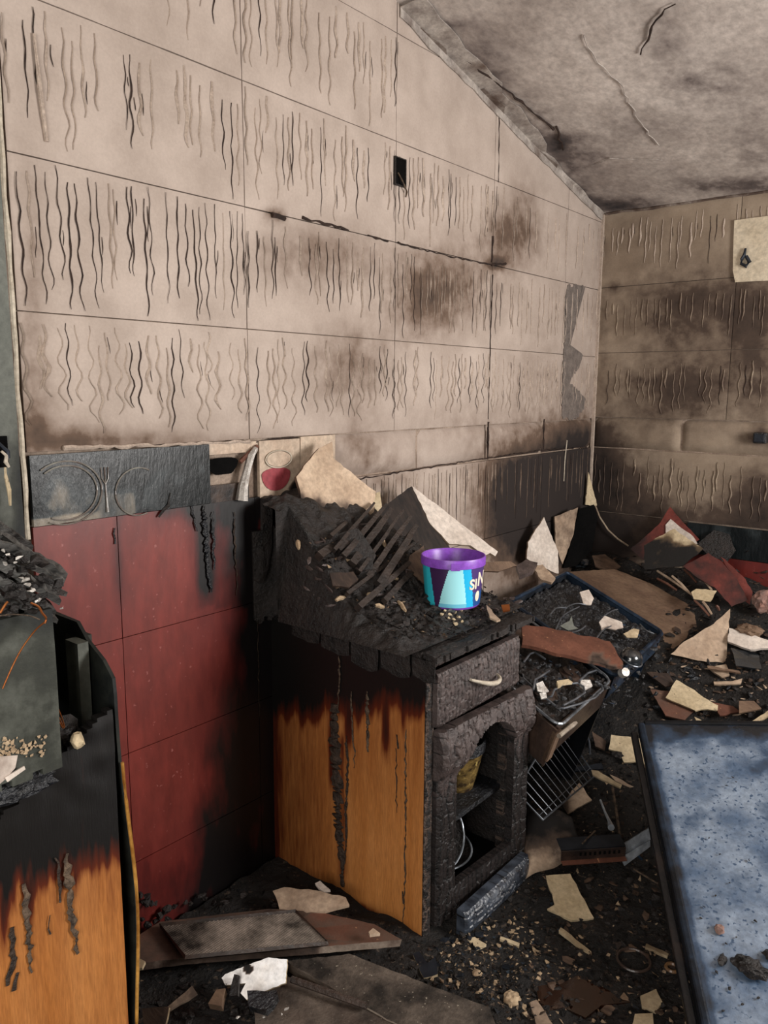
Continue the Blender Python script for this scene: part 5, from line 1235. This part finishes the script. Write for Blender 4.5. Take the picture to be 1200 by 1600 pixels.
scatter('tile_chip', 'flat tan tile chip among the debris above the fallen blue panel', 'tile chip', 'tan tile chips above the fallen panel', fill(34, (1015,1030,1200,1148), 61), .017, 'beige', on_heap, seed=31, squash=(1,.7,.22), soot=.2)
scatter('dark_board_scrap', 'dark brown board scrap in the far debris behind the sink', 'scrap', 'dark board scraps in the far debris', fill(40, (935,875,1200,1000), 62), .030, 'brown_board', on_heap, seed=32, squash=(1,.5,.2), soot=.5)
scatter('twisted_sheet', 'black twisted flake standing in the debris above the fallen blue panel', 'flake', 'black twisted flakes in the debris', fill(40, (1010,1000,1200,1145), 63), .030, 'char_wet', lambda u,v: on_heap(u,v,.008), seed=33, squash=(1,.25,.5))
scatter('wood_splinter', 'thin tan splinter in the debris above the fallen blue panel', 'splinter', 'tan splinters above the fallen panel', fill(22, (1020,1030,1195,1140), 34), .022, 'beige', lambda u,v: on_heap(u,v,.01), seed=17, squash=(1,.18,.15), soot=.15)
front = lambda u, v: v > 1475 - (u-690)*.75 and u < 1010+(v-1130)*.20 and not (u < 775 and v > 1500+(u-600)*.43)
scatter('mortar_crumb', 'pale mortar crumb in the ash in front of the cabinet', 'mortar crumb', 'mortar crumbs on the ash floor', fill(75, (700,1400,860,1600), 35, lambda u,v: front(u,v) and v > 1440), .0095, 'mortar', on_heap, seed=18, squash=(1,.8,.6))
scatter('mortar_crumb', 'pale crumb on the dark ground between cabinet and blue panel', 'mortar crumb', 'crumbs between cabinet and panel', fill(45, (850,1430,1090,1600), 36, front), .010, 'mortar', on_heap, seed=19, squash=(1,.7,.5), soot=.2)
scatter('charcoal_lump', 'black cinder on the ground between cabinet and blue panel', 'charcoal', 'cinders between cabinet and panel', fill(190, (690,1200,1090,1600), 37, front), .017, 'char', on_heap, seed=20, squash=(1,.8,.55), keep=70)
scatter('slate_flake', 'bluish grey slate like flake in front of the cabinet foot', 'flake', 'bluish flakes before the cabinet', fill(22, (640,1450,800,1530), 38, front), .016, 'metal_dark', on_heap, seed=22, squash=(1,.7,.25))
scatter('brown_fragment', 'brown tile fragment on the ground left of the blue panel', 'tile fragment', 'brown fragments left of the panel', fill(40, (830,1290,1080,1600), 39, front), .020, 'brown_board', on_heap, seed=23, squash=(1,.6,.25), soot=.3)
blob('mortar_lump', 'fist sized tan mortar lump in front of the fallen slab', 'mortar lump', on_heap(800,1562,.01), .024, 'mortar', 15, (1,1,.7), 3, .3)
blob('mortar_lump', 'rounded tan mortar lump lying beside the bluish flakes', 'mortar lump', on_heap(746,1522,.0), .013, 'mortar', 16, (1.3,1,.7), 2, .3)
lie('tile_shard', 'grey bluish broken tile at the foot of the orange cabinet side', [(645,1490),(655,1486),(668,1505),(680,1495),(684,1522),(662,1528)], 'metal_dark', lift=.015, n=(0,-.2,1), side='cream', seed=31)
lie('wood_strip', 'pale short stick near the middle of the ash floor', [(782,1463),(812,1474),(811,1479),(781,1467)], 'cream', lift=.012, n=(0,0,1), seed=32, cat='stick')
lie('wood_strip', 'pale longer stick pointing from the ash towards the cream tile', [(876,1449),(924,1487),(920,1491),(873,1454)], 'cream', soot=.15, lift=.012, n=(0,0,1), seed=33, cat='stick')
lie('wood_strip', 'dull stick lying near the chrome strip', [(1010,1474),(1045,1490),(1043,1494),(1008,1479)], 'cream', soot=.25, lift=.012, n=(0,0,1), seed=34, cat='stick')
lie('tile_shard', 'speckled tan tile piece near the lower end of the chrome strip', [(1000,1556),(1025,1545),(1035,1565),(1025,1580),(1003,1572)], 'cream', soot=.2, lift=.012, n=(0,0,1), seed=35)
lie('tile_shard', 'tan tile piece at the bottom edge below the speckled one', [(992,1584),(1020,1583),(1022,1606),(986,1606)], 'cream', soot=.15, lift=.012, n=(0,0,1), seed=36)
lie('tile_shard', 'light curved shard edge at the bottom between slab and puddle', [(828,1566),(838,1562),(868,1606),(840,1606)], 'beige', soot=.3, lift=.012, n=(0,0,1), seed=37)
lie('tile_shard', 'beige sliver with a broken edge above the mortar crumbs', [(728,1466),(742,1464),(760,1475),(745,1482)], 'cream', lift=.012, n=(0,0,1), seed=38)
pd = [on(u, v, 'z', .022) for u, v in ((838,1545),(850,1528),(872,1540),(905,1522),(930,1540),(975,1548),(985,1566),(940,1570),(915,1590),(880,1574),(855,1580),(842,1565))]
tag(slab('puddle', [p for p in rough_poly(pd, .05, .006, 3)], (0,0,1), .012, 'water', rough=0), 'shallow rusty brown puddle on the ash floor', 'puddle')
mb = MB(); c = on_heap(990,1500,.006); mb.tube([c+Vector((.045*math.cos(t), .045*math.sin(t), .0)) for t in [2*math.pi*i/28 for i in range(28)]], .004, 6, closed=True); tag(mb.build('metal_hoop', 'hob'), 'dark metal hoop lying in the ash', 'hoop')
mb = MB(); c = on_heap(1050,1512,.01); mb.tube([c+Vector((.016*math.cos(t), .016*math.sin(t), .0)) for t in [2*math.pi*i/20 for i in range(20)]], .005, 6, closed=True); tag(mb.build('brass_ring', 'gold_edge', soot=.3), 'small dull brass ring near the chrome strip', 'ring')

# fine crumbs over all the ground
rr = random.Random(77); mb = MB(); cols = ['#0b0908','#14110f','#1c1613','#2a211c','#0f0d0c','#3a2d24','#6b5745','#a08a70','#1a1c20']; wts = [18,18,16,12,16,8,7,5,5]
for i in range(7500):
    u = rr.uniform(200, 1200); v = rr.uniform(860, 1600)
    if i < 5200: u = rr.uniform(640, 1110); v = rr.uniform(1150, 1600)
    p = on_heap(u, v)
    if p.x < .03 or p.y > YB-.03: continue
    if p.x < .68 and 1.66 < p.y < 2.2: continue
    s = rr.choice((.004,.005,.007,.009,.013)); q = Vector((rr.random(), rr.random(), rr.random()))
    vs = [p + Vector((rr.uniform(-1,1), rr.uniform(-1,1), rr.uniform(-.3,.9)))*s for _ in range(5)]
    mb.add(vs, [(0,1,2),(0,2,3),(0,3,1),(4,2,1),(4,3,2),(4,1,3)], col=lin(rr.choices(cols, wts)[0]))
o = mb.build('ash_crumbs', 'crumbs'); tag(o, 'fine ash crumbs and grit strewn over the burnt ground', 'crumbs', kind='stuff')
mb = MB()
for i in range(2600):
    u = rr.uniform(450, 830); v = rr.uniform(840, 1000); p = on_top(u, v)
    if not (.03 < p.x < .66 and 1.64 < p.y < 2.24): continue
    s = rr.choice((.003,.004,.006,.008,.010))
    vs = [p + Vector((rr.uniform(-1,1), rr.uniform(-1,1), rr.uniform(-.3,.9)))*s for _ in range(5)]
    mb.add(vs, [(0,1,2),(0,2,3),(0,3,1),(4,2,1),(4,3,2),(4,1,3)], col=lin(rr.choices(cols, wts)[0]))
o = mb.build('charcoal_grit', 'crumbs'); tag(o, 'charcoal grit strewn over the burnt worktop', 'crumbs', kind='stuff')

mb = MB()
for i in range(900):
    u = rr.gauss(765, 55); v = rr.gauss(1500, 38)
    if v < 1478 - (u-690)*.75 or (u < 775 and v > 1500+(u-600)*.43): continue
    p = on_heap(u, v); s = rr.choice((.003,.004,.006,.008))
    vs = [p + Vector((rr.uniform(-1,1), rr.uniform(-1,1), rr.uniform(-.3,.9)))*s for _ in range(5)]
    mb.add(vs, [(0,1,2),(0,2,3),(0,3,1),(4,2,1),(4,3,2),(4,1,3)], col=lin(rr.choice(['#8f7c67','#b39c80','#5e5145','#3a444e','#28303a','#6e5b48'])))
o = mb.build('mortar_grit', 'crumbs'); tag(o, 'pale mortar grit spilled on the ash before the cabinet corner', 'grit', kind='stuff')
# ---------------------------------------------------------------- fallen enamel panel (right foreground)
n0 = on(1110, 1600, 'z', .17); f0 = on(1007, 1132, 'z', .46)
fr_ = on(1200, 1166, 'z', .46)
U_ = (f0 - n0); Wd = (fr_ - f0).normalized(); Wd = (Wd - U_.normalized()*Wd.dot(U_.normalized())).normalized()
Nn = U_.cross(Wd).normalized(); Nn = Nn if Nn.z > 0 else -Nn
n0 = n0 - U_*.25; U_ = f0 - n0
fp = thing('fallen_fridge_door', 'large blue grey enamel panel with raised rim lying on the debris', 'panel', n0)
W0 = .62
def fsoot(p):
    q = p - n0; a = q.dot(U_.normalized())/U_.length; b = q.dot(Wd)/W0
    s = .35*smooth(.88, .97, a) + .5*smooth(.93, 1.0, a) + .15*max(0, nz(p, 6)+.2) + .25*smooth(.2,.45,nz(p, 11)) 
    s += .55*smooth(.02, -.0, b-.02) + .25*smooth(.35,.6,b)
    return min(1, max(0, s))
grid_panel('face', n0, U_, Wd*W0, Nn, 110, 60, .012, 'fridge', fp, h=lambda u,v,p: .003*nz(p,4)+.0015*nz(p,20), soot=fsoot, sm=True)
box('rim', n0 - Wd*.022 - Nn*.035, U_, Wd*.022, Nn*.046, 'metal_blue', fp, soot=.35, bevel=.006)
box('rim', n0 + U_ - Nn*.03, U_.normalized()*.02, Wd*W0, Nn*.036, 'metal_dark', fp, soot=.6, bevel=.005)
box('rim', n0 + Wd*W0 - Nn*.03, U_, Wd*.022, Nn*.04, 'metal_blue', fp, soot=.3, bevel=.006)
box('rim', n0 - U_.normalized()*.02 - Nn*.03, U_.normalized()*.02, Wd*W0, Nn*.036, 'metal_dark', fp, soot=.4, bevel=.005)
box('gasket', n0 - Wd*.045 - Nn*.06, U_, Wd*.022, Nn*.03, 'hob', fp, soot=.5, bevel=.004)
mb = MB(); mb.tube([on(u, v, 'z', .10) for u, v in ((1056,1405),(1066,1435),(1080,1475),(1098,1518))], .006, 8); tag(mb.build('chrome_strip', 'metal', sm=True), 'thin bright chrome strip lying along the left rim of the fallen panel', 'trim strip')
mb = MB(); mb.tube([on(u, v, 'z', .10) for u, v in ((1092,1540),(1099,1560),(1108,1586))], [.006,.010,.004], 8); tag(mb.build('chrome_strip', 'metal', sm=True), 'short bright chrome end piece below the long strip', 'trim strip')
def onf(u, v, l=0): return onp(u, v, n0+Nn*l, Nn)
o = blob('charcoal_rock', 'large charred lump lying near the lower right corner of the fallen panel', 'charcoal', onf(1172,1512,.012), .034, 'char', 17, (1.2,.75,.5), 3, .5)
blob('charcoal_rock', 'small dark lump left of the large one on the fallen panel', 'charcoal', onf(1128,1500,.006), .016, 'char', 18, (.6,1.3,.5), 2, .5)
blob('rust_lump', 'rusty tan lump on the fallen panel', 'lump', onf(1124,1452,.009), .013, 'pink_stone', 19, (1,1,.9), 2, .5)
blob('charcoal_rock', 'charred lump cut by the right picture edge on the fallen panel', 'charcoal', onf(1203,1492,.008), .016, 'char', 20, (1,1,.7), 2, .5)
scatter('paint_fleck', 'dark fleck lying on the blue grey fallen panel', 'fleck', 'flecks on the fallen panel', [(1100,1418),(1140,1380),(1118,1400),(1095,1435),(1135,1475),(1150,1465),(1140,1545),(1120,1520),(1160,1570),(1180,1440),(1170,1345),(1125,1335),(1145,1215),(1135,1228),(1150,1222),(1108,1310),(1185,1560),(1130,1580)], .006, 'char', lambda u,v: onf(u,v,.004), seed=24, squash=(1,.7,.4))

# ---------------------------------------------------------------- foreground, left of the cabinet
bo = slab('base_board', [on(u, v, 'z', .075) for u, v in ((200,1508),(290,1496),(472,1482),(628,1468),(585,1444),(500,1425),(420,1420),(250,1440),(203,1470))], (0,0,1), .022, 'rust_board', 'slab_edge', soot=lambda p: .55+.3*nz(p,8) if px(p)[0] < 500 else .15+.3*nz(p,8), rough=.001)
tag(bo, 'long scorched board lying on the floor in front of the red niche', 'board')
ft = thing('grease_filter', 'rectangular metal mesh grease filter lying on the long board', 'filter', on(380,1460,'z',.085))
F = [on(u, v, 'z', .092) for u, v in ((250,1446),(462,1424),(512,1474),(290,1496))]
mb = MB(); mb.tube(F, .007, 4, closed=True); mb.build('frame', 'hob', ft)
slab('backing', [p - Vector((0,0,.006)) for p in F], (0,0,1), .003, 'black', parent=ft, rough=0, step=1)
for (nA, a0, a1, b0, b1) in ((26, F[0], F[1], F[3], F[2]), (16, F[0], F[3], F[1], F[2])):
    pass
mb = MB(); nA = 34; nB = 22
q_ = lambda s, t: F[0].lerp(F[1], s).lerp(F[3].lerp(F[2], s), t)
for i in range(-nB, nA):
    # diagonal wires both ways
    for sgn in (1, -1):
        P_ = []
        for j in (0, nB):
            s = (i + (j if sgn > 0 else nB-j))/nA; P_.append((s, j/nB))
        (s0, t0), (s1, t1) = P_
        if s0 == s1: continue
        # clip to 0..1 in s
        def at(s): k = (s-s0)/(s1-s0); return (s, t0+(t1-t0)*k)
        lo, hi = (s0, s1) if s0 < s1 else (s1, s0)
        lo2, hi2 = max(0, lo), min(1, hi)
        if hi2 - lo2 < .02: continue
        A_, B_ = at(lo2), at(hi2); mb.tube([q_(*A_), q_(*B_)], .0019, 3)
mb.build('wire_mesh', 'mesh_metal', ft)
lie('tile_shard', 'pinkish pointed tile shard lying behind the mesh filter beside the orange side', [(426,1392),(444,1386),(500,1392),(540,1402),(546,1414),(508,1424),(440,1430),(434,1410)], 'beige', soot=.12, lift=.07, n=(.0,-.25,1), seed=41)
lie('tile_shard', 'small pale tile end beyond the pinkish shard', [(492,1380),(500,1376),(516,1390),(505,1392)], 'white_shard', soot=.15, lift=.08, n=(.0,-.25,1), seed=42)
lie('tile_shard', 'small cream wedge on the end of the long board by the orange side', [(576,1456),(583,1450),(594,1458),(578,1460)], 'beige', lift=.09, n=(0,0,1), seed=43)
lie('tile_shard', 'little cream tile corner on the left end of the long board', [(203,1502),(219,1498),(227,1502),(222,1512),(203,1515)], 'cream', soot=.15, lift=.09, n=(0,-.2,1), seed=44)
fine_shard('tile_shard', 'angular tile shard coloured sunlit white standing in the foreground', [(346,1528),(352,1522),(396,1504),(420,1496),(449,1499),(446,1536),(412,1549),(385,1562),(376,1552),(384,1536),(352,1539)], on(410,1525,'z',.10), (.30,-.55,.78), 'sunlit_shard', 'cream', .010, 'tile shard',
    lambda p: .9 if ((px(p)[0]-388)/9)**2+((px(p)[1]-1514)/7)**2 < 1 else 0.0, 4)
slA = slab('charred_slab', [on(u, v, 'z', .06) for u, v in ((448,1502),(545,1490),(600,1511),(680,1543),(765,1574),(776,1604),(770,1625),(640,1610),(560,1568))], (0,0,1), .03, 'concrete', 'slab_edge', rough=.002)
tag(slA, 'thick ash covered slab in the foreground reaching to the right of the white shard', 'slab')
slB = slab('charred_slab', [on(u, v, 'z', .055) for u, v in ((440,1522),(455,1528),(575,1575),(660,1620),(640,1650),(395,1650),(400,1560))], (0,0,1), .03, 'concrete', 'slab_edge', rough=.002, soot=.1)
tag(slB, 'ash covered slab at the bottom edge just below the white shard', 'slab')
mb = MB(); mb.tube([on(455,1530,'z',.075), on(520,1553,'z',.075), on(573,1572,'z',.07)], .009, 6); tag(mb.build('charred_lath', 'char', soot=.2), 'round charred lath lying in the gap between the two slabs', 'lath')
lie('brick_piece', 'small brown brick piece left of the white shard', [(338,1546),(352,1544),(346,1572),(325,1568)], 'brown_board', lift=.07, n=(0,-.3,1), thick=.02, cat='brick', seed=46)
lie('charred_stick', 'black charred stick leaning on the left of the white shard', [(366,1522),(374,1524),(372,1556),(358,1556)], 'char', lift=.09, n=(.2,-.5,.8), thick=.012, cat='stick', seed=47)
lie('charred_block', 'wet black charred block under the right end of the white shard', [(386,1548),(432,1547),(434,1556),(415,1580),(388,1572)], 'char_wet', lift=.075, n=(0,-.3,1), thick=.02, cat='block', seed=48, rough=.005)
lie('curved_shard', 'thin brown curved shard at the foot of the left cabinet', [(203,1532),(217,1534),(211,1585),(203,1590)], 'beige', soot=.4, lift=.08, n=(.5,-.5,.6), seed=49)
lie('curved_shard', 'upright pale edged shard at the bottom left', [(222,1576),(262,1573),(264,1574),(256,1610),(225,1610)], 'brown_board', side='cream', soot=.35, lift=.08, n=(.2,-.6,.7), seed=50)
lie('curved_shard', 'narrow brown bent strip right of the upright shard', [(300,1540),(308,1552),(262,1580),(262,1573)], 'beige', soot=.45, lift=.07, n=(.2,-.4,.8), seed=51)
scatter('charcoal_lump', 'black charcoal lump in the dark foreground left of the slabs', 'charcoal', 'charcoal in the left foreground', fill(70, (205,1530,400,1600), 51), .016, 'char', on_heap, seed=25, squash=(1,.8,.6), keep=25)
scatter('charcoal_lump', 'black charcoal lump at the foot of the red tiled niche', 'charcoal', 'charcoal at the foot of the niche', fill(60, (210,1400,480,1470), 52), .018, 'char', lambda u,v: on(u,v,'z',.05) if on(u,v,'z',.05).x > .03 else on(u,v,'x',.03), seed=26, squash=(1,.8,.6), keep=15)
scatter('ash_fleck', 'pale ash fleck beside the wet charred block in the foreground', 'ash fleck', 'ash flecks by the white shard', [(392,1575),(440,1585),(402,1580),(418,1584),(372,1590),(448,1578),(412,1590)], .006, 'foil', lambda u,v: on(u,v,'z',.07), seed=27)
